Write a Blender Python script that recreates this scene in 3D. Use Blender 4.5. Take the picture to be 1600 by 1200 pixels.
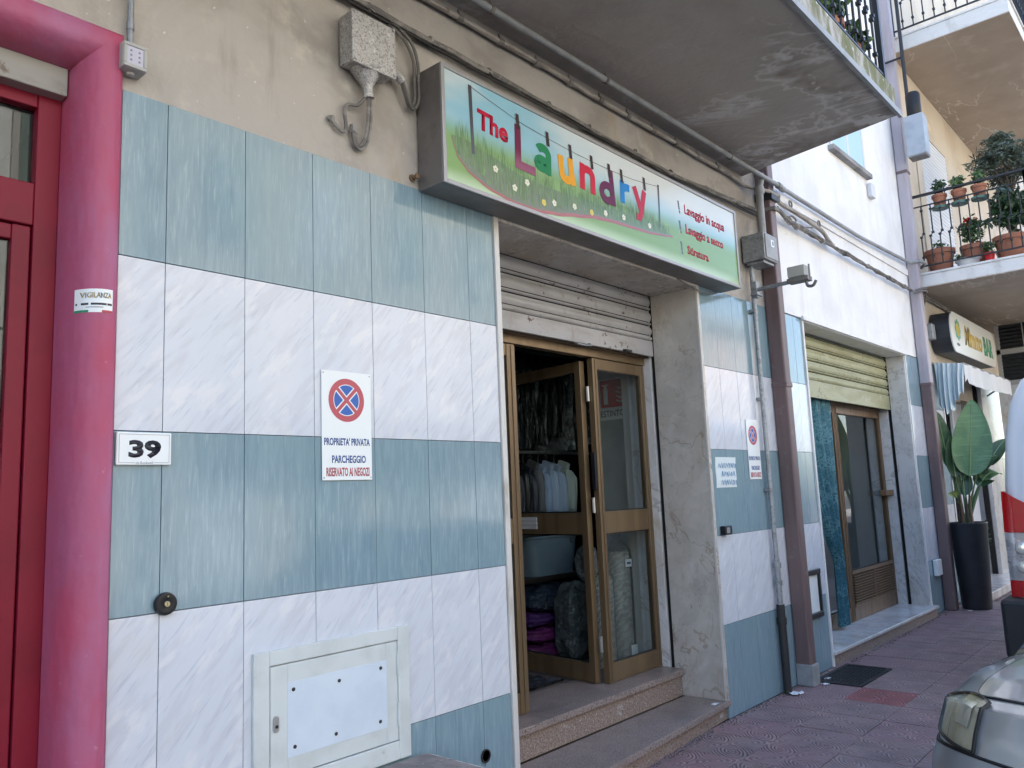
import bpy, bmesh, math, random
from mathutils import Vector, Matrix, Euler
random.seed(7)
R = math.radians
scn = bpy.context.scene
for o in list(bpy.data.objects): bpy.data.objects.remove(o)
COL = scn.collection

# ------------------------------------------------------------------ camera
cam_d = bpy.data.cameras.new('camera'); cam = bpy.data.objects.new('camera', cam_d); COL.objects.link(cam)
cam_d.sensor_width = 36.0; cam_d.sensor_fit = 'HORIZONTAL'
cam_d.lens = 1258.3 / 1600 * 36.0
cam_d.clip_start = 0.05; cam_d.clip_end = 400
yaw, pitch, roll = R(48.655), R(7.894), R(-2.404)
fwd = Vector((math.sin(yaw)*math.cos(pitch), math.cos(yaw)*math.cos(pitch), math.sin(pitch)))
rgt = Vector((math.cos(yaw), -math.sin(yaw), 0)); upv = rgt.cross(fwd)
r2 = math.cos(roll)*rgt + math.sin(roll)*upv
u2 = -math.sin(roll)*rgt + math.cos(roll)*upv
mw = Matrix((r2, u2, -fwd)).transposed().to_4x4()
mw.translation = Vector((-1.2619, -2.7048, 1.5348))
cam.matrix_world = mw
scn.camera = cam

# ------------------------------------------------------------------ world, sun, exposure
SUN_EL = 56.0
w = bpy.data.worlds.new('World'); scn.world = w; w.use_nodes = True
nt = w.node_tree; nt.nodes.clear()
sky = nt.nodes.new('ShaderNodeTexSky'); sky.sky_type = 'NISHITA'; sky.sun_disc = False
sky.sun_elevation = R(SUN_EL); sky.sun_rotation = R(0); sky.air_density = 1.0; sky.dust_density = 1.6; sky.ozone_density = 1.0
bg = nt.nodes.new('ShaderNodeBackground'); bg.inputs[1].default_value = 0.15
wo = nt.nodes.new('ShaderNodeOutputWorld')
nt.links.new(sky.outputs[0], bg.inputs[0]); nt.links.new(bg.outputs[0], wo.inputs[0])
sd = bpy.data.lights.new('sun', 'SUN'); sd.energy = 4.5; sd.angle = R(0.5); sd.color = (1.0, 0.95, 0.87)
so = bpy.data.objects.new('sun', sd); COL.objects.link(so)
so.rotation_euler = Vector((0.0, -math.cos(R(SUN_EL)), -math.sin(R(SUN_EL)))).to_track_quat('-Z', 'Y').to_euler()
so.location = (0, 10, 20)
vs = scn.view_settings
vs.view_transform = 'Standard'; vs.look = 'None'; vs.gamma = 1.0; vs.use_curve_mapping = False
vs.exposure = 2.4
scn.render.engine = 'CYCLES'
scn.cycles.max_bounces = 6; scn.cycles.diffuse_bounces = 3; scn.cycles.glossy_bounces = 3; scn.cycles.transparent_max_bounces = 12
scn.cycles.caustics_reflective = False; scn.cycles.caustics_refractive = False

# ------------------------------------------------------------------ materials
MATS = {}
def M(name, base, layers=(), rough=0.6, metal=0.0, spec=0.5, bump=None, rnd=0.0, coords='pos', rough_var=None, coat=0.0, trans=0.0, alpha=None, bumps=()):
    """layers: (colour, kind, scale(3 or float), lo, hi[, rotation, opts]) mixed over base by a mask"""
    m = bpy.data.materials.new(name); m.use_nodes = True
    t = m.node_tree; n = t.nodes; L = t.links; n.clear()
    out = n.new('ShaderNodeOutputMaterial'); p = n.new('ShaderNodeBsdfPrincipled')
    L.new(p.outputs[0], out.inputs[0])
    p.inputs['Roughness'].default_value = rough; p.inputs['Metallic'].default_value = metal
    p.inputs['Specular IOR Level'].default_value = spec
    if coat: p.inputs['Coat Weight'].default_value = coat; p.inputs['Coat Roughness'].default_value = 0.04
    if trans: p.inputs['Transmission Weight'].default_value = trans
    if coords == 'pos':
        g = n.new('ShaderNodeNewGeometry'); vec = g.outputs['Position']
    else:
        g = n.new('ShaderNodeTexCoord'); vec = g.outputs['Object']
    if rnd:
        oi = n.new('ShaderNodeObjectInfo')
        cb = n.new('ShaderNodeMath'); cb.operation = 'MULTIPLY'; cb.inputs[1].default_value = rnd
        L.new(oi.outputs['Random'], cb.inputs[0])
        va = n.new('ShaderNodeVectorMath'); va.operation = 'ADD'
        L.new(vec, va.inputs[0]); L.new(cb.outputs[0], va.inputs[1]); vec = va.outputs[0]
    def mask(kind, scale, lo, hi, rot=None, opts=None):
        opts = opts or {}
        v = vec
        if rot:
            mp = n.new('ShaderNodeMapping'); mp.inputs['Rotation'].default_value = rot
            L.new(v, mp.inputs[0]); v = mp.outputs[0]
        if not isinstance(scale, (int, float)):
            mp = n.new('ShaderNodeMapping'); mp.inputs['Scale'].default_value = scale
            L.new(v, mp.inputs[0]); v = mp.outputs[0]; sc = 1.0
        else: sc = scale
        if kind == 'noise':
            q = n.new('ShaderNodeTexNoise'); q.inputs['Scale'].default_value = sc
            q.inputs['Detail'].default_value = min(5.0, opts.get('detail', 4.0)); q.inputs['Roughness'].default_value = opts.get('rough', 0.6)
            q.inputs['Distortion'].default_value = opts.get('dist', 0.0)
            o = q.outputs['Fac']
        elif kind == 'voronoi':
            q = n.new('ShaderNodeTexVoronoi'); q.inputs['Scale'].default_value = sc
            if opts.get('edge'): q.feature = 'DISTANCE_TO_EDGE'
            if opts.get('cell'): o = q.outputs['Color']
            else: o = q.outputs['Distance']
        elif kind == 'wave':
            q = n.new('ShaderNodeTexWave'); q.inputs['Scale'].default_value = sc
            q.wave_type = opts.get('type', 'BANDS'); q.bands_direction = opts.get('dir', 'X')
            q.inputs['Distortion'].default_value = opts.get('dist', 0.0); q.inputs['Detail'].default_value = opts.get('detail', 2.0)
            q.inputs['Detail Scale'].default_value = opts.get('dscale', 1.0)
            o = q.outputs['Fac']
        elif kind == 'rnd':
            q = n.new('ShaderNodeObjectInfo'); o = q.outputs['Random']
        elif kind == 'grad':
            sx = n.new('ShaderNodeSeparateXYZ'); L.new(v, sx.inputs[0]); o = sx.outputs[opts.get('axis', 'Z')]
        if kind in ('noise', 'voronoi', 'wave'): L.new(v, q.inputs['Vector'])
        if opts.get('band'):                     # thin line where the noise crosses a level
            sb_ = n.new('ShaderNodeMath'); sb_.operation = 'SUBTRACT'; sb_.inputs[1].default_value = (lo+hi)/2; L.new(o, sb_.inputs[0])
            ab_ = n.new('ShaderNodeMath'); ab_.operation = 'ABSOLUTE'; L.new(sb_.outputs[0], ab_.inputs[0]); o = ab_.outputs[0]
            lo, hi = (hi-lo)/2, 0.0
        mr = n.new('ShaderNodeMapRange'); mr.inputs['From Min'].default_value = lo; mr.inputs['From Max'].default_value = hi
        if opts.get('smooth', True): mr.interpolation_type = 'SMOOTHSTEP'
        L.new(o, mr.inputs['Value'])
        o = mr.outputs[0]
        if 'amt' in opts:
            mm = n.new('ShaderNodeMath'); mm.operation = 'MULTIPLY'; mm.inputs[1].default_value = opts['amt']
            L.new(o, mm.inputs[0]); o = mm.outputs[0]
        if 'mul' in opts:
            o2 = mask(*opts['mul'])
            mm = n.new('ShaderNodeMath'); mm.operation = 'MULTIPLY'
            L.new(o, mm.inputs[0]); L.new(o2, mm.inputs[1]); o = mm.outputs[0]
        return o
    col = None
    for ly in layers:
        c = ly[0]; f = mask(*ly[1:])
        mx = n.new('ShaderNodeMix'); mx.data_type = 'RGBA'
        L.new(f, mx.inputs['Factor'])
        if col is None: mx.inputs['A'].default_value = (*base, 1)
        else: L.new(col, mx.inputs['A'])
        mx.inputs['B'].default_value = (*c, 1)
        col = mx.outputs['Result']
    if col is None: p.inputs['Base Color'].default_value = (*base, 1)
    else: L.new(col, p.inputs['Base Color'])
    if rough_var:
        f = mask(*rough_var[1:]); mr = n.new('ShaderNodeMapRange'); mr.inputs['To Min'].default_value = rough; mr.inputs['To Max'].default_value = rough_var[0]
        L.new(f, mr.inputs['Value']); L.new(mr.outputs[0], p.inputs['Roughness'])
    prev = None
    for b in ([bump] if bump else []) + list(bumps):
        strength, dist = b[0], b[1]
        f = mask(*b[2:])
        bn = n.new('ShaderNodeBump'); bn.inputs['Strength'].default_value = strength; bn.inputs['Distance'].default_value = dist
        L.new(f, bn.inputs['Height'])
        if prev: L.new(prev, bn.inputs['Normal'])
        prev = bn.outputs[0]
    if prev: L.new(prev, p.inputs['Normal'])
    MATS[name] = m
    return m
def glass(name, tint=(0.85, 0.9, 0.9), ior=1.5, rough=0.0, film=None):
    m = bpy.data.materials.new(name); m.use_nodes = True
    t = m.node_tree; n = t.nodes; L = t.links; n.clear()
    out = n.new('ShaderNodeOutputMaterial'); tr = n.new('ShaderNodeBsdfTransparent'); gl = n.new('ShaderNodeBsdfGlossy')
    tr.inputs[0].default_value = (*tint, 1); gl.inputs['Roughness'].default_value = rough
    fr = n.new('ShaderNodeFresnel'); ge = n.new('ShaderNodeNewGeometry')
    ma = n.new('ShaderNodeMath'); ma.operation = 'MULTIPLY_ADD'; ma.inputs[1].default_value = 1/ior-ior; ma.inputs[2].default_value = ior
    L.new(ge.outputs['Backfacing'], ma.inputs[0]); L.new(ma.outputs[0], fr.inputs[0])      # both sides of a pane reflect alike
    mx = n.new('ShaderNodeMixShader'); L.new(fr.outputs[0], mx.inputs[0]); L.new(tr.outputs[0], mx.inputs[1]); L.new(gl.outputs[0], mx.inputs[2])
    sh = mx.outputs[0]
    if film:                                   # a milky part in the sheet (plastic film)
        df = n.new('ShaderNodeBsdfDiffuse'); df.inputs[0].default_value = (*film[0], 1)
        tc = n.new('ShaderNodeNewGeometry'); nz = n.new('ShaderNodeTexNoise'); nz.inputs['Scale'].default_value = 14; nz.inputs['Detail'].default_value = 6
        L.new(tc.outputs['Position'], nz.inputs[0])
        mr = n.new('ShaderNodeMapRange'); mr.inputs['From Min'].default_value = .4; mr.inputs['From Max'].default_value = .75
        mr.inputs['To Max'].default_value = film[1]; mr.inputs['To Min'].default_value = film[1]*.15
        L.new(nz.outputs[0], mr.inputs[0])
        m2 = n.new('ShaderNodeMixShader'); L.new(mr.outputs[0], m2.inputs[0]); L.new(sh, m2.inputs[1]); L.new(df.outputs[0], m2.inputs[2]); sh = m2.outputs[0]
        bn = n.new('ShaderNodeBump'); bn.inputs['Strength'].default_value = .8; bn.inputs['Distance'].default_value = .02
        L.new(nz.outputs[0], bn.inputs['Height']); L.new(bn.outputs[0], gl.inputs['Normal'])
    L.new(sh, out.inputs[0]); MATS[name] = m
    return m
XZ45 = (0, R(38), 0)
M('green_marble', (.195, .29, .34), [((.235, .335, .385), 'noise', (70, 40, 6), .42, .64, (0, R(-3), 0), {'detail': 4, 'dist': .4}),
    ((.15, .235, .285), 'noise', (40, 26, 3), .50, .70, (0, R(2), 0), {'amt': .5, 'dist': .6}), ((.33, .43, .46), 'noise', (140, 60, 9), .56, .70, None, {'amt': .6, 'detail': 3}),
    ((.21, .32, .35), 'noise', 2.5, .45, .65, None, {'amt': .5})], rough=.10, rnd=23., rough_var=(.17, 'noise', 9, .4, .7))
M('white_marble', (.61, .645, .705), [((.56, .585, .64), 'noise', (26, 3, 4.2), .46, .64, (0, R(-42), 0), {'detail': 5, 'dist': .25}),
    ((.42, .46, .55), 'noise', (80, 3, 7), .57, .68, (0, R(-40), 0), {'detail': 3, 'amt': .45, 'dist': .3}), ((.70, .71, .735), 'noise', (18, 3, 6), .52, .66, (0, R(-42), 0), {'amt': .7}),
    ((.60, .57, .52), 'noise', 2.2, .60, .78, None, {'amt': .3})], rough=.11, rnd=19., rough_var=(.18, 'noise', 7, .4, .7))
M('reveal_marble', (.52, .485, .44), [((.43, .40, .365), 'noise', 2.2, .36, .66, None, {'detail': 5, 'dist': .8}), ((.60, .575, .54), 'noise', 5, .46, .74, None, {'detail': 5, 'dist': .7, 'amt': .6}),
    ((.36, .26, .165), 'noise', (1.5, 1.5, 1.0), .48, .78, None, {'detail': 5, 'amt': .85, 'dist': .7}), ((.22, .15, .09), 'noise', (1.3, 1.3, .9), .488, .512, (R(30), 0, 0), {'detail': 5, 'dist': .9, 'amt': .5, 'band': 1}),
    ((.25, .18, .11), 'noise', (2.6, 2.6, 2.0), .53, .546, (R(-20), 0, 0), {'detail': 4, 'dist': .8, 'amt': .4, 'band': 1}), ((.22, .16, .10), 'noise', (9, 9, 4), .58, .78, None, {'detail': 5, 'amt': .45}), ((.64, .625, .60), 'noise', (9, 9, 3), .60, .76, None, {'detail': 5, 'amt': .45})],
    rough=.22, bump=(.08, .004, 'noise', 14, .3, .7), rough_var=(.36, 'noise', 5, .4, .6))
M('reveal_marble_pale', (.62, .61, .60), [((.52, .51, .505), 'noise', 3.0, .38, .66, None, {'detail': 5, 'dist': .8}), ((.69, .69, .69), 'noise', 6, .46, .72, None, {'detail': 5, 'amt': .6}),
    ((.42, .33, .21), 'noise', (2.0, 2.0, 1.1), .52, .76, None, {'detail': 5, 'amt': .8, 'dist': .8}), ((.28, .24, .20), 'noise', (2.0, 2.0, 1.3), .488, .512, (R(20), R(10), 0), {'detail': 5, 'dist': 1.0, 'amt': .5, 'band': 1})],
    rough=.24, bump=(.08, .004, 'noise', 14, .3, .7))
M('trim_marble', (.60, .58, .55), [((.42, .38, .33), 'noise', (8, 8, 2.5), .5, .72, None, {'detail': 7}), ((.30, .22, .14), 'noise', (14, 14, 3), .62, .72, None, {'amt': .7})], rough=.4, bump=(.2, .003, 'noise', 40, .3, .7))
M('white_trim', (.74, .73, .72), [((.6, .57, .53), 'noise', (8, 8, 2.5), .5, .75, None, {'detail': 7})], rough=.45)
M('granite', (.20, .155, .135), [((.34, .27, .24), 'voronoi', 160, .2, .6, None, {}), ((.05, .045, .045), 'noise', 130, .54, .60, None, {'detail': 3}), ((.42, .36, .33), 'noise', 90, .60, .66, None, {'detail': 3, 'amt': .8}),
    ((.13, .11, .10), 'noise', 2.5, .45, .7, None, {'amt': .5})], rough=.34, rough_var=(.5, 'noise', 4, .4, .6))
M('granite_riser', (.23, .165, .135), [((.31, .235, .20), 'voronoi', 120, .2, .6, None, {}), ((.09, .075, .065), 'noise', 110, .53, .60, None, {'detail': 3}), ((.46, .40, .36), 'noise', 80, .60, .66, None, {'detail': 3}),
    ((.55, .53, .50), 'noise', (6, 6, 9), .62, .74, None, {'detail': 9, 'amt': .8})], rough=.55)
M('tan_plaster', (.44, .405, .365), [((.33, .30, .265), 'noise', 1.6, .42, .64, None, {'detail': 8, 'dist': .5}), ((.56, .52, .45), 'noise', 3.3, .55, .72, None, {'detail': 8, 'amt': .8}),
    ((.40, .31, .21), 'noise', (2.0, 2.0, .9), .60, .74, None, {'detail': 6, 'amt': .8}), ((.25, .22, .185), 'noise', (5, 5, .8), .60, .75, None, {'detail': 8, 'amt': .6}),
    ((.62, .6, .56), 'noise', 30, .72, .74, None, {'detail': 2, 'amt': .8})], rough=.9, bump=(.45, .006, 'noise', 22, .25, .75, None, {'detail': 9}), bumps=[(.3, .012, 'noise', 4, .3, .7)])
M('white_plaster', (.80, .795, .785), [((.70, .69, .68), 'noise', 1.3, .40, .68, None, {'detail': 5}), ((.66, .62, .58), 'noise', (3.2, 3.2, .30), .50, .74, None, {'detail': 5, 'amt': .6}),
    ((.50, .40, .33), 'noise', (9, 9, .20), .62, .74, None, {'detail': 4, 'amt': .6, 'mul': ('noise', 1.2, .44, .60, None, {'detail': 2})}), ((.46, .45, .43), 'noise', (5, 5, .9), .60, .78, None, {'detail': 5, 'amt': .5}), ((.40, .38, .36), 'noise', 9, .66, .74, None, {'detail': 5, 'amt': .35})], rough=.85, bump=(.2, .004, 'noise', 30, .3, .7), bumps=[(.2, .01, 'noise', 5, .3, .7)])
M('cream_plaster', (.58, .51, .41), [((.50, .42, .32), 'noise', 1.3, .42, .66, None, {'detail': 7}), ((.66, .58, .46), 'noise', 2.6, .55, .72, None, {'detail': 7}), ((.42, .35, .27), 'noise', (7, 7, .5), .6, .75, None, {'amt': .6})], rough=.85, bump=(.2, .004, 'noise', 30, .3, .7))
M('underside', (.43, .385, .35), [((.35, .31, .28), 'noise', 1.1, .38, .66, None, {'detail': 5, 'dist': .3}), ((.44, .405, .38), 'noise', 2.6, .48, .74, None, {'detail': 5, 'amt': .6}),
    ((.66, .64, .62), 'noise', (1.5, .55, 1), .480, .520, (0, 0, R(-25)), {'detail': 4, 'dist': .5, 'amt': .7, 'band': 1, 'mul': ('noise', .8, .44, .60, None, {'detail': 2})}),
    ((.58, .56, .54), 'noise', (2.6, .8, 1), .53, .555, (0, 0, R(-32)), {'detail': 4, 'dist': .4, 'amt': .6, 'band': 1, 'mul': ('noise', 1.1, .46, .60, None, {'detail': 2})}),
    ((.18, .14, .11), 'noise', .8, .54, .66, None, {'detail': 5, 'amt': .75, 'dist': .3}), ((.62, .60, .575), 'noise', 3.2, .585, .635, None, {'detail': 5, 'dist': .3, 'amt': .8, 'mul': ('noise', .8, .50, .60, None, {'detail': 3})}),
    ((.68, .66, .64), 'noise', .8, .525, .555, None, {'detail': 5, 'amt': .5, 'dist': .3, 'band': 1})], rough=.9, bump=(.4, .01, 'noise', 9, .3, .7, None, {'detail': 5}))
M('underside_tan', (.42, .34, .27), [((.36, .285, .22), 'noise', .9, .38, .68, None, {'detail': 5}), ((.62, .56, .48), 'noise', (.5, 1.6, 1), .487, .513, None, {'detail': 4, 'dist': .4, 'amt': .8, 'band': 1, 'mul': ('noise', .7, .44, .58, None, {'detail': 1})}), ((.50, .43, .36), 'noise', 3, .52, .74, None, {'amt': .5})], rough=.9, bump=(.25, .008, 'noise', 9, .3, .7))
M('slab_edge', (.42, .41, .38), [((.26, .25, .20), 'noise', (5, 5, 2), .40, .60, None, {'detail': 8}), ((.13, .14, .05), 'noise', (9, 9, 4), .42, .58, None, {'detail': 8, 'amt': .85}), ((.62, .61, .60), 'noise', 14, .62, .72, None, {})], rough=.9, bump=(.4, .008, 'noise', 20, .3, .7))
M('pale_edge', (.66, .65, .63), [((.48, .46, .43), 'noise', (4, 4, 2), .48, .7, None, {'detail': 8}), ((.33, .31, .29), 'noise', 9, .64, .74, None, {'amt': .7})], rough=.85, bump=(.3, .006, 'noise', 20, .3, .7))
M('pink_paint', (.40, .095, .175), [((.44, .065, .115), 'noise', (2.6, 2.6, 1.8), .42, .66, None, {'detail': 4, 'amt': .8}), ((.38, .15, .27), 'noise', (4, 4, 1.3), .46, .70, None, {'detail': 4, 'amt': .7}), ((.27, .07, .125), 'noise', (9, 9, 1.1), .58, .76, None, {'amt': .5}),
    ((.50, .27, .34), 'noise', 26, .66, .74, None, {'amt': .4, 'detail': 4})],
    rough=.5, bump=(.2, .004, 'noise', 16, .3, .7), bumps=[(.35, .02, 'noise', (3, 3, 1.5), .3, .7)], spec=.3)
M('red_door', (.20, .005, .022), [((.16, .004, .018), 'noise', 3, .4, .7, None, {})], rough=.45, spec=.3)
M('grout', (.20, .195, .19), [((.42, .41, .40), 'noise', .9, .48, .6, None, {})], rough=.95)
M('grey_shutter', (.37, .365, .37), [((.31, .30, .295), 'noise', (3, 3, 9), .45, .65, None, {}), ((.09, .06, .045), 'noise', 26, .60, .64, None, {'detail': 4, 'mul': ('noise', 3.2, .50, .58, None, {})}), ((.22, .19, .16), 'noise', (10, 10, 2), .6, .75, None, {'amt': .6})], rough=.45, spec=.4)
M('grey_shutter_old', (.30, .29, .26), [((.2, .185, .16), 'noise', (3, 3, 9), .45, .65, None, {}), ((.12, .08, .05), 'noise', 12, .62, .7, None, {'amt': .8})], rough=.6)
M('yellow_shutter', (.40, .40, .24), [((.33, .32, .17), 'noise', (2, 2, 9), .45, .65, None, {}), ((.12, .085, .05), 'noise', 24, .60, .64, None, {'mul': ('noise', 3, .50, .6, None, {})}), ((.5, .5, .34), 'noise', 6, .6, .72, None, {})], rough=.5)
M('bronze_aluminium', (.20, .14, .078), [((.165, .11, .06), 'noise', (9, 9, .8), .45, .6, None, {})], rough=.33, metal=.35)
M('bronze_dark', (.12, .085, .055), rough=.4, metal=.3)
M('brown_wood', (.20, .12, .065), [((.14, .08, .04), 'noise', (40, 40, 2), .45, .6, None, {})], rough=.45)
M('black_gap', (.01, .01, .01), rough=.9)
M('brown_pipe', (.155, .105, .105), [((.125, .08, .08), 'noise', (6, 6, .7), .45, .62, None, {}), ((.2, .15, .15), 'noise', 9, .6, .7, None, {'amt': .6})], rough=.5)
M('lilac_pipe', (.40, .36, .39), [((.34, .30, .32), 'noise', (6, 6, .7), .45, .62, None, {})], rough=.5)
M('galvanised', (.27, .29, .31), [((.20, .21, .22), 'noise', 18, .45, .6, None, {}), ((.36, .38, .4), 'voronoi', 40, .3, .7, None, {'amt': .5})], rough=.5, metal=.55)
M('grey_pvc', (.30, .31, .32), [((.24, .25, .25), 'noise', 6, .45, .62, None, {})], rough=.5)
M('grey_conduit_dirty', (.36, .33, .30), [((.22, .19, .165), 'noise', (5, 30, 30), .45, .62, None, {}), ((.14, .11, .09), 'noise', 16, .6, .7, None, {'amt': .7})], rough=.7)
M('cable_grey', (.14, .13, .12), [((.25, .235, .215), 'noise', 11, .48, .62, None, {})], rough=.65)
M('cable_black', (.03, .03, .03), rough=.6)
M('clip_pale', (.30, .29, .275), [((.06, .06, .06), 'rnd', 1, .45, .55, None, {})], rough=.6)
M('speckled_metal', (.46, .45, .44), [((.25, .235, .22), 'noise', 140, .50, .60, None, {'detail': 3}), ((.58, .57, .56), 'noise', 30, .58, .68, None, {})], rough=.5, metal=.3, bump=(.4, .003, 'noise', 75, .3, .7))
M('sign_case', (.20, .185, .18), [((.165, .15, .145), 'noise', 5, .45, .6, None, {})], rough=.45, metal=.4)
M('sign_frame', (.33, .325, .33), rough=.4, metal=.4)
M('sign_face', (.19, .33, .09), [((.50, .63, .44), 'grad', 1, 3.07, 2.985, None, {'amt': .85}), ((.26, .48, .58), 'grad', 1, 3.20, 3.34, None, {}),
    ((.62, .65, .63), 'noise', (.8, 1, 2.4), .44, .62, None, {'mul': ('grad', 1, 3.24, 3.46, None, {}), 'detail': 3, 'amt': .7}),
    ((.66, .69, .69), 'grad', (1, 1, 1), 1.7, 2.7, None, {'axis': 'X', 'mul': ('grad', 1, 3.24, 3.46, None, {}), 'amt': .9})], rough=.2, spec=.4)
M('print_hill', (.13, .20, .075), [((.16, .25, .10), 'noise', (60, 30, 5), .45, .6, None, {'amt': .6}), ((.14, .155, .12), 'grad', 1, 3.20, 3.04, None, {'amt': .8})], rough=.22)
M('print_grass', (.085, .17, .045), [((.19, .30, .10), 'noise', (200, 60, 8), .50, .62, None, {'detail': 2})], rough=.22)
M('print_redline', (.34, .09, .09), rough=.22)
M('print_dark', (.045, .025, .03), rough=.25)
M('print_grey_post', (.06, .06, .07), rough=.25)
M('print_red', (.52, .012, .045), rough=.4, spec=.2); M('print_burgundy', (.14, .012, .05), [((.34, .12, .2), 'grad', 1, 3.30, 3.19, None, {'amt': .7})], rough=.4, spec=.2)
M('print_green', (.012, .20, .08), rough=.4, spec=.2); M('print_orange', (.72, .33, .02), rough=.4, spec=.2); M('print_purple', (.12, .015, .07), rough=.4, spec=.2)
M('print_blue', (.01, .20, .55), rough=.4, spec=.2); M('print_cream', (.7, .68, .52), rough=.22); M('print_yellow', (.62, .5, .06), rough=.22); M('print_crimson', (.46, .02, .07), rough=.4, spec=.2)
M('plate_white', (.78, .82, .82), rough=.3); M('ink_black', (.02, .02, .03), rough=.4); M('ink_blue', (.02, .07, .26), rough=.4); M('ink_red', (.42, .05, .07), rough=.4)
M('road_sign_red', (.46, .07, .10), rough=.35); M('road_sign_blue', (.01, .10, .42), rough=.35)
M('ink_grey', (.2, .22, .25), rough=.5); M('ink_gold', (.55, .38, .05), rough=.4); M('ink_green', (.02, .25, .12), rough=.4); M('paper', (.66, .74, .76), rough=.7); M('ink_pen', (.10, .25, .45), rough=.7)
M('cabinet_paint', (.60, .645, .645), [((.53, .57, .56), 'noise', 4, .45, .65, None, {}), ((.38, .36, .3), 'noise', 16, .68, .74, None, {'amt': .6})], rough=.42)
M('cabinet_sheet', (.62, .70, .78), [((.57, .65, .74), 'noise', 5, .4, .65, None, {}), ((.45, .5, .55), 'noise', 30, .68, .73, None, {'amt': .5})], rough=.35)
M('grey_box', (.36, .40, .45), [((.30, .34, .39), 'noise', 6, .42, .66, None, {})], rough=.45)
M('metal_lock', (.5, .5, .5), rough=.35, metal=.7)
M('black_plastic', (.013, .013, .016), rough=.35, spec=.3); M('black_rubber', (.02, .02, .022), rough=.6)
M('brass', (.42, .36, .22), rough=.35, metal=.8)
M('paving', (.165, .125, .135), [((.13, .10, .115), 'noise', 3, .4, .65, None, {'detail': 7}), ((.185, .12, .125), 'rnd', 1, .35, 1., None, {'amt': .8}), ((.09, .075, .08), 'noise', 9, .56, .74, None, {'detail': 8, 'amt': .6}), ((.26, .23, .23), 'noise', 70, .66, .72, None, {'detail': 2, 'amt': .4})],
    rough=.55, coords='pos', bump=(.5, .004, 'noise', 60, .3, .7))
def paving_relief(name, base, lays):
    m = M(name, base, lays, rough=.5, coords='pos')
    t = m.node_tree; n = t.nodes; L = t.links
    p = [x for x in n if x.type == 'BSDF_PRINCIPLED'][0]
    tc = n.new('ShaderNodeTexCoord'); ab = n.new('ShaderNodeVectorMath'); ab.operation = 'ABSOLUTE'; L.new(tc.outputs['Object'], ab.inputs[0])
    su = n.new('ShaderNodeVectorMath'); su.operation = 'SUBTRACT'; su.inputs[1].default_value = (.095, .095, 0); L.new(ab.outputs[0], su.inputs[0])
    mp = n.new('ShaderNodeMapping'); mp.inputs['Rotation'].default_value = (0, 0, R(45)); L.new(su.outputs[0], mp.inputs[0])
    mp2 = n.new('ShaderNodeMapping'); mp2.inputs['Scale'].default_value = (1.0, .55, 0); L.new(mp.outputs[0], mp2.inputs[0])
    wv = n.new('ShaderNodeTexWave'); wv.wave_type = 'RINGS'; wv.rings_direction = 'SPHERICAL'; wv.inputs['Scale'].default_value = 16; wv.inputs['Distortion'].default_value = 1.2; wv.inputs['Detail'].default_value = 1
    L.new(mp2.outputs[0], wv.inputs[0])
    b = n.new('ShaderNodeBump'); b.inputs['Strength'].default_value = 1.0; b.inputs['Distance'].default_value = .006
    L.new(wv.outputs['Fac'], b.inputs['Height']); 
    nz = n.new('ShaderNodeTexNoise'); nz.inputs['Scale'].default_value = 90; g = n.new('ShaderNodeNewGeometry'); L.new(g.outputs['Position'], nz.inputs[0])
    b2 = n.new('ShaderNodeBump'); b2.inputs['Strength'].default_value = .3; b2.inputs['Distance'].default_value = .003; L.new(nz.outputs[0], b2.inputs['Height']); L.new(b.outputs[0], b2.inputs['Normal'])
    L.new(b2.outputs[0], p.inputs['Normal'])
    return m
PL = [((.23, .16, .16), 'noise', 2.6, .4, .65, None, {'detail': 8}), ((.30, .175, .18), 'rnd', 1, .3, 1., None, {'amt': .7}), ((.13, .10, .105), 'noise', 7, .54, .74, None, {'detail': 8, 'amt': .65}), ((.24, .215, .215), 'noise', 80, .66, .72, None, {'detail': 2, 'amt': .4})]
paving_relief('paving_relief', (.30, .205, .195), PL)
paving_relief('paving_red', (.30, .095, .095), [((.22, .08, .08), 'noise', 3, .4, .65, None, {'detail': 8}), ((.11, .06, .06), 'noise', 9, .56, .74, None, {'amt': .6})])
M('paving_joint', (.10, .088, .085), rough=.95)
M('street_dust', (.20, .175, .155), [((.12, .10, .09), 'noise', 20, .42, .6, None, {})], rough=.95, bump=(.6, .006, 'noise', 60, .3, .7))
M('asphalt', (.055, .055, .057), [((.04, .04, .042), 'noise', 2, .4, .65, None, {'detail': 8}), ((.09, .09, .09), 'noise', 160, .6, .68, None, {'detail': 2})], rough=.85, bump=(.5, .006, 'noise', 120, .3, .7))
M('kerb_stone', (.30, .29, .28), [((.2, .19, .185), 'noise', 4, .42, .66, None, {'detail': 8})], rough=.8, bump=(.3, .005, 'noise', 40, .3, .7))
M('ledge_stone', (.26, .22, .20), [((.18, .155, .145), 'noise', 7, .42, .62, None, {'detail': 8}), ((.40, .36, .33), 'noise', 16, .58, .7, None, {'detail': 6, 'amt': .7}), ((.10, .09, .085), 'noise', 40, .6, .68, None, {'amt': .6})], rough=.6, bump=(.4, .006, 'noise', 30, .3, .7, None, {'detail': 8}))
M('ledge_edge', (.50, .46, .43), [((.28, .24, .22), 'noise', 20, .42, .62, None, {'detail': 8})], rough=.7, bump=(.4, .006, 'noise', 40, .3, .7))
M('iron_black', (.022, .024, .028), rough=.45, metal=.3)
M('iron_grate', (.03, .032, .035), [((.06, .05, .045), 'noise', 30, .5, .65, None, {})], rough=.6, metal=.4)
M('room_wall', (.42, .41, .38), rough=.8); M('room_dark', (.07, .067, .062), rough=.8); M('room_floor', (.16, .14, .13), rough=.5)
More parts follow.
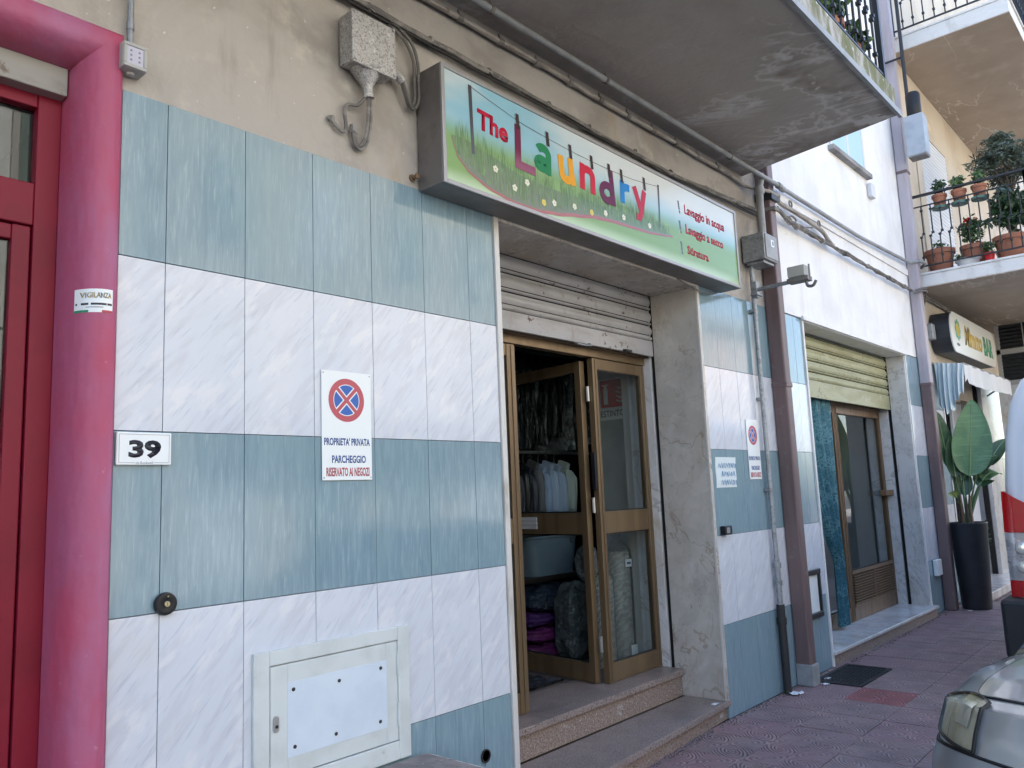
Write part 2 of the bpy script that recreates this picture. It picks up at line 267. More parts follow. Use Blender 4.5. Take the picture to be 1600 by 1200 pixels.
M('pier_paint', (.40, .43, .40), [((.34, .37, .34), 'noise', 2, .45, .6, None, {})], rough=.6)
M('shelf_wood', (.05, .035, .028), rough=.5)
M('shirt_blue', (.34, .43, .62), [((.26, .35, .54), 'noise', (30, 8, 5), .45, .6, None, {})], rough=.6); M('shirt_pale', (.50, .57, .54), rough=.6); M('shirt_sky', (.42, .52, .70), rough=.6)
M('cloth_navy', (.025, .03, .045), [((.06, .065, .08), 'noise', (30, 8, 5), .5, .62, None, {})], rough=.45); M('cloth_black', (.012, .012, .014), rough=.4); M('cloth_wine', (.08, .018, .03), rough=.6); M('cloth_grey', (.13, .13, .14), rough=.6)
M('wrap_dark', (.02, .025, .03), [((.22, .24, .26), 'noise', (18, 18, 5), .58, .68, None, {'detail': 6})], rough=.18, bump=(.8, .02, 'noise', (14, 14, 6), .3, .7))
M('wrap_navy', (.035, .05, .085), [((.30, .33, .38), 'noise', 13, .62, .72, None, {'detail': 6})], rough=.15, bump=(.8, .03, 'noise', 12, .3, .7))
M('wrap_purple', (.09, .03, .17), [((.24, .2, .34), 'noise', 13, .64, .72, None, {'detail': 6, 'amt': .7})], rough=.2, bump=(.7, .03, 'noise', 11, .3, .7))
M('wrap_magenta', (.16, .025, .14), [((.32, .18, .3), 'noise', 13, .64, .72, None, {'detail': 6, 'amt': .7})], rough=.22, bump=(.7, .03, 'noise', 11, .3, .7))
M('wrap_grey', (.16, .18, .19), [((.42, .46, .48), 'noise', 10, .56, .7, None, {'detail': 6})], rough=.15, bump=(.9, .04, 'noise', 9, .3, .7))
M('tub_plastic', (.24, .32, .40), [((.2, .27, .35), 'noise', 3, .4, .6, None, {})], rough=.45); M('towel_white', (.62, .64, .66), rough=.9, bump=(.5, .006, 'noise', 90, .3, .7))
M('carpet_pattern', (.33, .32, .29), [((.20, .19, .175), 'wave', (9, 9, 9), .42, .55, (0, 0, 0), {'type': 'RINGS', 'dist': 7, 'detail': 2, 'dscale': 2.2}), ((.42, .41, .38), 'noise', 22, .56, .66, None, {'amt': .6})], rough=.75)
M('extinguisher_red', (.55, .015, .02), rough=.3)
M('curtain_teal', (.04, .15, .19), [((.085, .225, .26), 'wave', (1, 1, 1), .35, .6, None, {'type': 'BANDS', 'dir': 'Z', 'dist': 6., 'detail': 3, 'dscale': 8}), ((.015, .09, .12), 'noise', (50, 50, 60), .5, .6, None, {'detail': 2})], rough=.7, bump=(.5, .006, 'noise', 90, .3, .7))
M('pot_anthracite', (.022, .025, .032), [((.03, .034, .042), 'noise', 4, .4, .6, None, {})], rough=.42); M('soil', (.05, .04, .032), rough=.95); M('pebble', (.42, .41, .40), rough=.7)
M('leaf_banana', (.10, .215, .095), [((.075, .17, .08), 'noise', 6, .4, .62, None, {}), ((.15, .27, .14), 'noise', (3, 3, 40), .52, .66, None, {'amt': .7})], rough=.38, bump=(.2, .003, 'wave', (1, 1, 40), 0, 1, None, {'dir': 'Z'}))
M('leaf_dark', (.028, .07, .03), [((.045, .10, .04), 'noise', 8, .45, .62, None, {})], rough=.4)
M('leaf_rib', (.24, .32, .14), rough=.5); M('leaf_yellow', (.25, .30, .07), rough=.5); M('leaf_mid', (.06, .13, .045), [((.10, .19, .06), 'rnd', 1, 0, 1, None, {}), ((.035, .08, .03), 'noise', 9, .45, .6, None, {})], rough=.5)
M('leaf_olive', (.075, .105, .075), [((.13, .16, .12), 'noise', 12, .45, .62, None, {}), ((.035, .055, .035), 'noise', 5, .5, .65, None, {})], rough=.55)
M('stalk_dry', (.20, .13, .075), rough=.8); M('stem_green', (.06, .12, .04), rough=.5); M('stem_brown', (.07, .05, .035), rough=.8)
M('terracotta', (.36, .145, .085), [((.28, .11, .065), 'noise', 7, .42, .62, None, {}), ((.45, .30, .23), 'noise', 12, .62, .74, None, {'amt': .6})], rough=.8)
M('flower_red', (.55, .01, .02), rough=.5); M('pot_white', (.6, .6, .6), rough=.5); M('pot_green', (.08, .16, .13), rough=.5)
M('awning_cloth', (.68, .70, .72), [((.60, .63, .66), 'noise', (3, 3, .8), .42, .64, None, {})], rough=.8); M('awning_blue', (.56, .66, .69), [((.66, .72, .745), 'noise', (20, 20, 1.5), .45, .6, None, {})], rough=.8)
M('bar_sign_face', (.68, .68, .64), rough=.3); M('white_panel', (.66, .70, .76), rough=.4); M('louvre_frame', (.34, .33, .31), rough=.6); M('louvre_dark', (.03, .032, .036), rough=.4)
M('blind_white', (.62, .63, .65), rough=.55); M('pane_dark', (.05, .055, .06), rough=.08)
M('window_blue', (.42, .60, .68), rough=.5)
M('car_paint', (.40, .405, .40), [((.38, .385, .38), 'noise', 6, .4, .6, None, {})], rough=.28, metal=.55, coat=1.0); M('bumper_grey', (.27, .28, .285), rough=.3, metal=.3, coat=.6)
M('car_gap', (.008, .008, .009), rough=.6); M('headlight_bowl', (.52, .50, .42), [((.40, .37, .27), 'noise', 9, .45, .6, None, {})], rough=.35, metal=.35); M('headlight_lamp', (.78, .78, .72), rough=.15, metal=.6)
M('van_white', (.70, .74, .80), rough=.3, coat=.8); M('tail_red', (.42, .008, .012), rough=.12, coat=1.0); M('tail_clear', (.42, .42, .44), [((.62, .62, .64), 'noise', (9, 9, 14), .45, .55, None, {}), ((.2, .2, .22), 'noise', 18, .6, .66, None, {})], rough=.15, metal=.5, coat=1.0); M('bumper_black', (.016, .017, .02), rough=.55)
M('tyre', (.018, .018, .018), rough=.8); M('rim', (.42, .42, .44), rough=.35, metal=.8)
M('opp_cream', (.60, .52, .40), [((.52, .44, .33), 'noise', .6, .42, .62, None, {})], rough=.85); M('opp_white', (.70, .68, .63), [((.6, .58, .53), 'noise', .6, .42, .62, None, {})], rough=.85); M('opp_rose', (.52, .38, .30), rough=.85)
M('opp_shutter', (.16, .20, .17), rough=.6); M('opp_stone', (.46, .43, .38), rough=.8)
M('litter_white', (.75, .75, .75), rough=.8); M('weed', (.10, .13, .04), rough=.8)
M('dark_mat', (.03, .035, .045), [((.12, .14, .17), 'noise', 16, .55, .68, None, {'detail': 6})], rough=.25, bump=(.8, .02, 'noise', 14, .3, .7))
M('switch_grey', (.40, .40, .38), rough=.55); M('switch_window', (.50, .48, .56), rough=.3)
glass('clear_glass', (.74, .79, .78)); glass('dark_glass', (.74, .79, .80)); glass('headlight_glass', (.96, .95, .88), 1.45, .03); glass('film', (.88, .9, .9), 1.4, .12, ((.6, .65, .66), .35))

# ------------------------------------------------------------------ mesh helpers
ORG = {}
class B:
    def __init__(s): s.v = []; s.f = []
    def quad(s, a, b, c, d): n = len(s.v); s.v += [tuple(a), tuple(b), tuple(c), tuple(d)]; s.f.append((n, n+1, n+2, n+3)); return s
    def tri(s, a, b, c): n = len(s.v); s.v += [tuple(a), tuple(b), tuple(c)]; s.f.append((n, n+1, n+2)); return s
    def poly(s, pts): n = len(s.v); s.v += [tuple(p) for p in pts]; s.f.append(tuple(range(n, n+len(pts)))); return s
    def box(s, x0, x1, y0, y1, z0, z1):
        n = len(s.v)
        x0, x1 = min(x0, x1), max(x0, x1); y0, y1 = min(y0, y1), max(y0, y1); z0, z1 = min(z0, z1), max(z0, z1)
        s.v += [(x0, y0, z0), (x1, y0, z0), (x1, y1, z0), (x0, y1, z0), (x0, y0, z1), (x1, y0, z1), (x1, y1, z1), (x0, y1, z1)]
        s.f += [(n, n+3, n+2, n+1), (n+4, n+5, n+6, n+7), (n, n+1, n+5, n+4), (n+1, n+2, n+6, n+5), (n+2, n+3, n+7, n+6), (n+3, n, n+4, n+7)]
        return s
    def obox(s, c, ax, ay, az):      # oriented box: centre and three half axes
        c, ax, ay, az = map(Vector, (c, ax, ay, az)); n = len(s.v)
        for sz in (-1, 1):
            for sx, sy in ((-1, -1), (1, -1), (1, 1), (-1, 1)): s.v.append(tuple(c+sx*ax+sy*ay+sz*az))
        s.f += [(n, n+3, n+2, n+1), (n+4, n+5, n+6, n+7), (n, n+1, n+5, n+4), (n+1, n+2, n+6, n+5), (n+2, n+3, n+7, n+6), (n+3, n, n+4, n+7)]
        return s
    def prism(s, pts, d):            # closed polygon (3d points) extruded by vector d
        n = len(s.v); k = len(pts); d = Vector(d)
        s.v += [tuple(p) for p in pts] + [tuple(Vector(p)+d) for p in pts]
        s.f += [tuple(range(n+k-1, n-1, -1)), tuple(range(n+k, n+2*k))]
        s.f += [(n+i, n+(i+1) % k, n+k+(i+1) % k, n+k+i) for i in range(k)]
        return s
    def tube(s, pts, r, seg=8, cap=True):
        pts = [Vector(p) for p in pts]; rs = r if isinstance(r, (list, tuple)) else [r]*len(pts)
        n = len(s.v); prevu = None
        for i, p in enumerate(pts):
            t = (pts[min(i+1, len(pts)-1)]-pts[max(i-1, 0)])
            if t.length < 1e-9: t = Vector((0, 0, 1))
            t.normalize()
            if prevu is None:
                a = Vector((0, 0, 1)) if abs(t.z) < .9 else Vector((0, 1, 0))
                u = t.cross(a).normalized()
            else:
                u = prevu - t*prevu.dot(t)
                u = u.normalized() if u.length > 1e-6 else t.orthogonal().normalized()
            prevu = u; v = t.cross(u)
            for k in range(seg):
                a = 2*math.pi*k/seg; s.v.append(tuple(p+rs[i]*(math.cos(a)*u+math.sin(a)*v)))
        for i in range(len(pts)-1):
            for k in range(seg):
                a = n+i*seg+k; b = n+i*seg+(k+1) % seg; s.f.append((a, b, b+seg, a+seg))
        if cap:
            s.f.append(tuple(n+k for k in range(seg-1, -1, -1))); m = n+(len(pts)-1)*seg; s.f.append(tuple(m+k for k in range(seg)))
        return s
    def lathe(s, prof, c=(0, 0, 0), seg=24, axis='Z'):
        n = len(s.v); c = Vector(c)
        for r, h in prof:
            for k in range(seg):
                a = 2*math.pi*k/seg; x, y = r*math.cos(a), r*math.sin(a)
                p = (x, y, h) if axis == 'Z' else ((x, h, y) if axis == 'Y' else (h, x, y))
                s.v.append(tuple(c+Vector(p)))
        for i in range(len(prof)-1):
            for k in range(seg):
                a = n+i*seg+k; b = n+i*seg+(k+1) % seg; s.f.append((a, b, b+seg, a+seg))
        s.f.append(tuple(n+k for k in range(seg-1, -1, -1))); m = n+(len(prof)-1)*seg; s.f.append(tuple(m+k for k in range(seg)))
        return s
    def grid(s, fn, nu, nv):
        n = len(s.v)
        for i in range(nu+1):
            for j in range(nv+1): s.v.append(tuple(fn(i/nu, j/nv)))
        for i in range(nu):
            for j in range(nv):
                a = n+i*(nv+1)+j; s.f.append((a, a+nv+1, a+nv+2, a+1))
        return s
    def mesh(s, name, mat, org=(0, 0, 0), smooth=False, bevel=0, solid=0, sharp=35):
        me = bpy.data.meshes.new(name); o = Vector(org)
        me.from_pydata([tuple(Vector(p)-o) for p in s.v], [], s.f)
        if bevel or solid or smooth:
            bm = bmesh.new(); bm.from_mesh(me)
            if smooth or solid: bmesh.ops.remove_doubles(bm, verts=bm.verts, dist=1e-5)
            if solid: bmesh.ops.solidify(bm, geom=bm.faces[:], thickness=solid)
            bmesh.ops.recalc_face_normals(bm, faces=bm.faces)
            if bevel:
                es = [e for e in bm.edges if len(e.link_faces) == 2 and e.calc_face_angle(0) > R(30)]
                bmesh.ops.bevel(bm, geom=es, offset=bevel, segments=2, affect='EDGES', profile=.5, clamp_overlap=True)
            bm.to_mesh(me); bm.free()
        if smooth:
            me.shade_smooth(); me.set_sharp_from_angle(angle=R(sharp))
        me.materials.append(MATS[mat] if isinstance(mat, str) else mat)
        me.update()
        return me
    def build(s, name, mat, parent=None, smooth=False, bevel=0, solid=0, org=None, sharp=35):
        po = ORG[parent.name] if parent else Vector((0, 0, 0))
        if org is None: org = po
        ob = bpy.data.objects.new(name, s.mesh(name, mat, org, smooth, bevel, solid, sharp)); COL.objects.link(ob)
        ORG[ob.name] = Vector(org)
        ob.location = Vector(org)-po
        if parent: ob.parent = parent
        return ob
def thing(name, label, cat, loc=(0, 0, 0), group=None):
    o = bpy.data.objects.new(name, None); COL.objects.link(o); o.location = loc; ORG[o.name] = Vector(loc); o.empty_display_size = .1
    return tag(o, label, cat, group)
def tag(o, label, cat, group=None):
    o['label'] = label; o['category'] = cat
    if group: o['group'] = group
    return o
def struct(o): o['kind'] = 'structure'; return o
def inst(name, me, parent, loc, rot=None, scale=None):
    ob = bpy.data.objects.new(name, me); COL.objects.link(ob); ob.parent = parent
    ob.location = Vector(loc)-(ORG[parent.name] if parent else Vector((0, 0, 0))); ORG[ob.name] = Vector(loc)
    if rot: ob.rotation_euler = rot
    if scale: ob.scale = scale
    return ob
def copy_tree(o, parent=None):
    c = o.copy(); COL.objects.link(c); c.parent = parent
    for ch in [k for k in bpy.data.objects if k.parent == o]: copy_tree(ch, c)
    return c
def text(name, body, x0, x1, z0, z1, y, mat, parent, off=0.0, shear=0.0, plane='XZ', extr=.0012, const=None, rot=0.0):
    """text fitted to a rectangle, standing on a wall; plane XZ faces -Y, plane YZ faces -X (text runs -Y)"""
    cu = bpy.data.curves.new('t', 'FONT'); cu.body = body; cu.size = 1; cu.offset = off; cu.shear = shear; cu.resolution_u = 3; cu.fill_mode = 'BOTH'
    ob = bpy.data.objects.new('t', cu); COL.objects.link(ob)
    dg = bpy.context.evaluated_depsgraph_get(); dg.update()
    me = bpy.data.meshes.new_from_object(ob.evaluated_get(dg)); bpy.data.objects.remove(ob)
    co = [v.co.copy() for v in me.vertices]
    a0, a1 = min(c.x for c in co), max(c.x for c in co); b0, b1 = min(c.y for c in co), max(c.y for c in co)
    po = ORG[parent.name]
    for v, c in zip(me.vertices, co):
        u = (c.x-a0)/(a1-a0); t = (c.y-b0)/(b1-b0)
        uu = x0+(x1-x0)*u; tt = z0+(z1-z0)*t
        if rot:
            cx, cz = (x0+x1)/2, (z0+z1)/2; du, dt = uu-cx, tt-cz
            uu = cx+du*math.cos(rot)-dt*math.sin(rot); tt = cz+du*math.sin(rot)+dt*math.cos(rot)
        p = Vector((uu, y, tt)) if plane == 'XZ' else Vector((const, uu, tt))
        v.co = p-po
    bm = bmesh.new(); bm.from_mesh(me)
    d = Vector((0, -1, 0)) if plane == 'XZ' else Vector((-1, 0, 0))
    r = bmesh.ops.extrude_face_region(bm, geom=bm.faces[:])
    for g in r['geom']:
        if isinstance(g, bmesh.types.BMVert): g.co += d*extr
    bmesh.ops.recalc_face_normals(bm, faces=bm.faces); bm.to_mesh(me); bm.free()
    me.materials.clear(); me.materials.append(MATS[mat])
    ob = bpy.data.objects.new(name, me); COL.objects.link(ob); ob.parent = parent; ORG[ob.name] = po
    return ob
def arc(cx, cz, r, a0, a1, n=8, rz=None):
    rz = rz or r
    return [(cx+r*math.cos(R(a0+(a1-a0)*i/n)), cz+rz*math.sin(R(a0+(a1-a0)*i/n))) for i in range(n+1)]
def wig(a, b, n, amp, seed=0, sag=0):
    rr = random.Random(seed); a, b = Vector(a), Vector(b); out = []
    for i in range(n+1):
        t = i/n; k = 0 if i in (0, n) else 1
        out.append(a.lerp(b, t)+Vector((0, rr.uniform(-amp, amp)*k, rr.uniform(-amp, amp)*k-sag*4*t*(1-t))))
    return out
def smooth_path(pts, n=4):
    pts = [Vector(p) for p in pts]; out = []
    for i in range(len(pts)-1):
        p0 = pts[max(i-1, 0)]; p1 = pts[i]; p2 = pts[i+1]; p3 = pts[min(i+2, len(pts)-1)]
        for k in range(n):
            t = k/n
            out.append(.5*((2*p1)+(p2-p0)*t+(2*p0-5*p1+4*p2-p3)*t*t+(3*p1-p0-3*p2+p3)*t**3))
    out.append(pts[-1]); return out

# ================================================================== THE GROUND
KERB_Y = -1.45
pav = struct(B().box(-6, 16.6, KERB_Y, .6, -.10, -.012).build('pavement', 'paving_joint', org=(0, 0, 0)))
TS = .40
def tile_mesh(name, mat, wx, wy):
    return B().box(-wx/2, wx/2, -wy/2, wy/2, -.016, 0).mesh(name, mat, bevel=.0025)
pm = {}
def paver(x0, x1, y0, y1, mat):
    k = (round(x1-x0, 3), round(y1-y0, 3), mat)
    if k not in pm: pm[k] = tile_mesh('paving_tile', mat, x1-x0-.004, y1-y0-.004)
    ob = inst('paving_tile', pm[k], pav, ((x0+x1)/2, (y0+y1)/2, random.uniform(-.0018, .0012)))
    ob.rotation_euler = (random.uniform(-.003, .003), random.uniform(-.003, .003), 0)
ix0, ix1 = -4, 40
for i in range(ix0, ix1):
    x0 = .36+i*TS; x1 = x0+TS
    rows = [(-.001, -.43), (-.43, -.83), (-.83, -1.23), (-1.23, KERB_Y)]
    for a, b in rows:
        if x0 > 16.2: continue
        red = (i == 11 and a == -.43)
        paver(x0, x1, b, a, 'paving_red' if red else 'paving_relief')
kerb = thing('kerb', '', ''); del kerb['label'], kerb['category']; struct(kerb)
for i in range(21):
    B().box(-6+i*1.1+.003, -6+(i+1)*1.1-.003, KERB_Y-.16, KERB_Y-.002, -.15, .002).build('kerb_stone', 'kerb_stone', kerb, bevel=.012)
road = struct(B().box(-90, 90, -90, KERB_Y-.162, -.4, -.12).build('road', 'asphalt', org=(0, -9, -.12)))
opp_pav = struct(B().box(-60, 60, -13.0, -10.6, -.125, 0).build('opposite_pavement', 'kerb_stone', bevel=.01))

# ================================================================== LAUNDRY BUILDING
la = thing('laundry_building', 'tan plastered building with striped marble ground floor and pink portal', 'building', (1.7, .0, 0))
TOP = 12.5
WB = B()
WB.box(-.165, 5.0, .006, .62, 2.985, TOP); WB.box(-1.95, -.165, .006, .62, 3.175, TOP); WB.box(-6, -1.95, .006, .62, 0, TOP)
WB.build('upper_wall', 'tan_plaster', la)
B().box(-.165, 1.71, .022, .62, 0, 2.985).build('backing_wall', 'grout', la); B().box(3.865, 5.0, .022, .62, 0, 2.985).build('backing_wall', 'grout', la)
B().box(-6, 5.0, .62, 9, 3.25, TOP).build('upper_storeys', 'room_wall', la)
bands = [(0, .602, 'green_marble'), (.602, 1.2, 'white_marble'), (1.2, 1.8, 'green_marble'), (1.8, 2.3935, 'white_marble'), (2.3935, 2.985, 'green_marble')]
tcache = {}
def marble(x0, x1, z0, z1, mat, parent, y=0.0):
    g = .0028
    k = (round(x1-x0, 3), round(z1-z0, 3), mat)
    if k not in tcache:
        wx, wz = (x1-x0-g)/2, (z1-z0-g)/2
        tcache[k] = B().box(-wx, wx, 0, .02, -wz, wz).mesh('marble_tile', mat, bevel=.0009)
    ob = inst('marble_tile', tcache[k], parent, ((x0+x1)/2, y+random.uniform(-.0006, .0006), (z0+z1)/2))
    ob.rotation_euler = (random.uniform(-.0006, .0006), 0, random.uniform(-.0011, .0011))
def tile_wall(xs, parent, y=0.0, zmin=0):
    for a, b in zip(xs[:-1], xs[1:]):
        for z0, z1, m in bands: marble(a, b, max(z0, zmin), z1, m, parent, y)
tile_wall([-.162, 0, .3065, .6126, .9138, 1.2197, 1.5186, 1.708], la)
tile_wall([3.868, 4.11, 4.385, 4.66, 4.998], la)
# opening of the laundry: marble reveals, soffit, steps
B().box(1.71, 1.745, -.012, .62, .0, 2.985).build('reveal', 'trim_marble', la, bevel=.003)
B().box(3.83, 3.865, -.012, .372, .12, 2.985).build('reveal', 'reveal_marble', la, bevel=.003)
B().box(3.8268, 3.8305, -.0135, .0, .125, 2.983).build('reveal_edge', 'trim_marble', la)
B().box(3.83, 3.865, .408, .62, .295, 2.95).build('reveal', 'reveal_marble_pale', la, bevel=.003)
B().box(3.852, 3.866, .373, .407, .295, 2.95).build('shutter_channel', 'black_gap', la)
B().box(1.745, 3.83, -.0125, .36, 2.955, 2.984).build('soffit', 'reveal_marble', la, bevel=.003)
B().box(1.745, 3.83, .42, .62, 2.50, 2.985).build('shutter_housing', 'bronze_dark', la)
st = B()
st.prism([(1.75, -.155, .085), (3.885, -.012, .085), (3.885, .30, .085), (1.75, .30, .085)], (0, 0, .038)).build('step_tread', 'granite', la, bevel=.004)
B().prism([(1.752, -.125, 0.0), (3.87, .016, 0.0), (3.87, .29, 0.0), (1.752, .29, 0.0)], (0, 0, .084)).build('step_riser', 'granite_riser', la)
B().box(1.747, 3.828, .29, .75, .262, .30).build('step_tread', 'granite', la, bevel=.004)
B().box(1.748, 3.827, .318, .74, .1235, .261).build('step_riser', 'granite_riser', la)
# rolling shutter of the laundry, half lowered: each slat is a piece
def slat_profile(z0, z1, y, bulge=.012, ridge=True):
    h = z1-z0; p = []
    for i in range(9):
        t = i/8; p.append((y-bulge*math.sin(math.pi*min(1, t*1.15)) if t < .87 else y+.004, z0+h*t))
    return p
def shutter(x0, x1, y, edges, mat, parent, bar_first=True):
    sh = B().box(x0, x1, y+.012, y+.016, edges[0]+.01, edges[-1]).build('rolling_shutter', 'black_gap', parent)
    for i, (a, b) in enumerate(zip(edges[:-1], edges[1:])):
        bb = B()
        if i == 0 and bar_first:
            bb.box(x0, x1, y-.012, y+.011, a, b-.006)
            bb.build('bottom_bar', mat, sh, bevel=.004)
        else:
            pr = slat_profile(a, b-(.007 if b-a > .05 else .004), y)
            for k in range(len(pr)-1):
                bb.quad((x0, *pr[k]), (x1, *pr[k]), (x1, *pr[k+1]), (x0, *pr[k+1]))
            bb.build('slat', mat, sh, smooth=True, sharp=30)
    return sh
s1 = shutter(1.75, 3.825, .385, [2.505, 2.625, 2.665, 2.74, 2.765, 2.855, 2.88, 2.97], 'grey_shutter', la)
hb = B(); hb.tube([(2.86, .37, 2.50), (2.86, .345, 2.488), (2.95, .34, 2.485), (3.02, .345, 2.495), (3.02, .37, 2.51)], .006, 6); hb.build('pull_handle', 'galvanised', s1)
B().box(3.42, 3.50, .345, .37, 2.50, 2.515).build('lock_tongue', 'iron_black', s1)
# glazed door of the laundry
def leaf(name, parent, fn, wdt, z0, z1, mid, stile=.055, top=.075, bottom=.12, midh=.145, mat='bronze_aluminium', thick=.045, glassm='clear_glass', panes=True):
    """framed leaf in its own plane; fn(u, d, z) maps width, depth, height to a point"""
    bb = B()
    def bx(u0, u1, a, b, d0=-thick/2, d1=thick/2):
        n = len(bb.v)
        for zz in (a, b):
            for u, d in ((u0, d0), (u1, d0), (u1, d1), (u0, d1)): bb.v.append(tuple(fn(u, d, zz)))
        bb.f += [(n, n+3, n+2, n+1), (n+4, n+5, n+6, n+7), (n, n+1, n+5, n+4), (n+1, n+2, n+6, n+5), (n+2, n+3, n+7, n+6), (n+3, n, n+4, n+7)]
    bx(0, stile, z0, z1); bx(wdt-stile, wdt, z0, z1)
    bx(stile, wdt-stile, z1-top, z1, -thick/2+.004, thick/2-.004); bx(stile, wdt-stile, z0, z0+bottom, -thick/2+.004, thick/2-.004)
    if mid: bx(stile, wdt-stile, mid-midh/2, mid+midh/2, -thick/2+.004, thick/2-.004)
    bx(stile*.45, stile*.55, z0+.01, z1-.01, -thick/2-.006, -thick/2)      # raised profile on the stiles
    bx(wdt-stile*.55, wdt-stile*.45, z0+.01, z1-.01, -thick/2-.006, -thick/2)
    ob = bb.build(name, mat, parent, bevel=.003)
    if panes:
        zs = [(z0+bottom, mid-midh/2), (mid+midh/2, z1-top)] if mid else [(z0+bottom, z1-top)]
        for a, b in zs:
            pb = B(); n = 0
            pb.quad(fn(stile, 0, a), fn(wdt-stile, 0, a), fn(wdt-stile, 0, b), fn(stile, 0, b)); pb.build('pane', glassm, ob)
            gb = B()
            for u0, u1, za, zb in ((stile, stile+.009, a, b), (wdt-stile-.009, wdt-stile, a, b), (stile, wdt-stile, a, a+.009), (stile, wdt-stile, b-.009, b)):
                gb.quad(fn(u0, -.008, za), fn(u1, -.008, za), fn(u1, -.008, zb), fn(u0, -.008, zb))
            gb.build('glazing_bead', 'black_rubber', ob)
    return ob
DY = .49
hd = B(); hd.box(1.746, 3.829, DY-.032, DY+.03, 2.448, 2.53).build('door_head', 'bronze_aluminium', la, bevel=.004)
leaf('door_leaf', la, lambda u, d, z: Vector((1.78+u, DY+d, z)), .60, .303, 2.446, 1.33, stile=.075)
rl = leaf('door_leaf', la, lambda u, d, z: Vector((3.18+u, DY+d, z)), .648, .303, 2.446, 1.33)
hx, hy, ang = 3.155, DY+.05, R(82)
def fold(u, d, z): return Vector((hx+u*math.cos(ang)-d*math.sin(ang)*1, hy+u*math.sin(ang)+d*math.cos(ang), z))
ol = leaf('open_door_leaf', la, fold, .97, .305, 2.43, 1.33)
for i_ in range(3):
    lb = B(); n_ = 0
    for zz in (1.292+i_*.029, 1.318+i_*.029):
        for u_, d_ in ((.50, .0225), (.80, .0225), (.80, .030), (.50, .030)): lb.v.append(tuple(fold(u_, d_, zz)))
    lb.f += [(0, 3, 2, 1), (4, 5, 6, 7), (0, 1, 5, 4), (1, 2, 6, 5), (2, 3, 7, 6), (3, 0, 4, 7)]
    lb.build('letter_plate', 'towel_white', ol, bevel=.002)
for z in (.55, 1.45, 2.2):
    B().tube([(3.165, DY+.018, z-.05), (3.165, DY+.018, z+.05)], .011, 8).build('hinge', 'metal_lock', ol)
B().box(3.150, 3.172, DY-.02, DY+.012, 1.55, 1.80).build('lock_case', 'black_plastic', ol, bevel=.003)
# room behind
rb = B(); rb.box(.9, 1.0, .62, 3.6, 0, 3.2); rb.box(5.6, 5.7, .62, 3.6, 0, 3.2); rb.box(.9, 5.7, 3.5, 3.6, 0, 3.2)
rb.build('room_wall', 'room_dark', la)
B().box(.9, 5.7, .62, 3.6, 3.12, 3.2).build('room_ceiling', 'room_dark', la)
B().box(.9, 5.7, .75, 3.5, .2, .29).build('room_floor', 'room_floor', la)
B().box(4.05, 4.22, .62, 1.05, .29, 3.12).build('inner_pier', 'pier_paint', la, bevel=.004)
B().box(3.866, 5.69, .63, .70, .2, 3.12).build('front_lining', 'room_wall', la)

# ---- pink portal and red door at the far left
prof = []                                     # (inward offset, depth) from the tile edge, a bulging round moulding
for i in range(15):
    a = math.pi*i/14*.86
    prof.append((.001+.068*(1-math.cos(a))*1.02, .014-.062*math.sin(a) if a < math.pi/2 else .014-.062*math.sin(a)+.07*(1-math.sin(a))))
prof = [(.0, .03), (.0, -.004)] + [(0.006, -.022), (.02, -.034), (.042, -.038), (.066, -.032), (.088, -.014), (.106, .012), (.119, .045), (.128, .085), (.133, .13), (.135, .25)]
XL, XR, ZT = -1.95, -.165, 3.175
def portal_path(o, d):
    return [(XR-o, d, 0), (XR-o, d, ZT-o), (XL+o, d, ZT-o), (XL+o, d, 0)]
pb = B(); cols = [portal_path(o, d) for o, d in prof]
for c0, c1 in zip(cols[:-1], cols[1:]):
    for k in range(3): pb.quad(c0[k], c0[k+1], c1[k+1], c1[k])
portal = pb.build('portal_moulding', 'pink_paint', la, smooth=True, sharp=40)
B().box(-1.82, -.30, .105, .25, 2.945, 3.045).build('shutter_box', 'grey_shutter_old', la, bevel=.004)
RY = .185
db = B(); db.box(-.372, -.298, RY-.03, RY+.03, 0, 2.95); db.box(-1.82, -1.75, RY-.03, RY+.03, 0, 2.95); db.box(-1.75, -.372, RY-.026, RY+.026, 2.90, 2.948); db.box(-1.75, -.372, RY-.026, RY+.026, 2.487, 2.632)
rd = db.build('entrance_frame', 'red_door', la, bevel=.004)
B().box(-1.75, -.372, RY+.01, RY+.016, 2.632, 2.90).build('transom_pane', 'dark_glass', rd)
def rdleaf(x0, x1):
    bb = B(); bb.box(x0, x0+.055, RY-.022, RY+.02, .03, 2.482); bb.box(x1-.055, x1, RY-.022, RY+.02, .03, 2.482); bb.box(x0+.055, x1-.055, RY-.019, RY+.018, 2.43, 2.48); bb.box(x0+.055, x1-.055, RY-.019, RY+.018, .03, .5); bb.box(x0+.055, x1-.055, RY-.019, RY+.018, 1.05, 1.2)
    o = bb.build('entrance_leaf', 'red_door', la, bevel=.004)
    B().box(x0+.055, x1-.055, RY, RY+.006, .5, 1.05).build('pane', 'dark_glass', o); B().box(x0+.055, x1-.055, RY, RY+.006, 1.2, 2.43).build('pane', 'dark_glass', o)
rdleaf(-1.06, -.377); rdleaf(-1.745, -1.066)
eb = B(); eb.box(-1.95, -.17, 2.2, 2.3, 0, 3.2); eb.box(-1.99, -1.95, .3, 2.3, 0, 3.2); eb.box(-.17, -.14, .3, 2.3, 0, 3.2); eb.box(-1.95, -.17, .3, 2.3, 3.12, 3.2); eb.build('entrance_hall', 'room_wall', la)
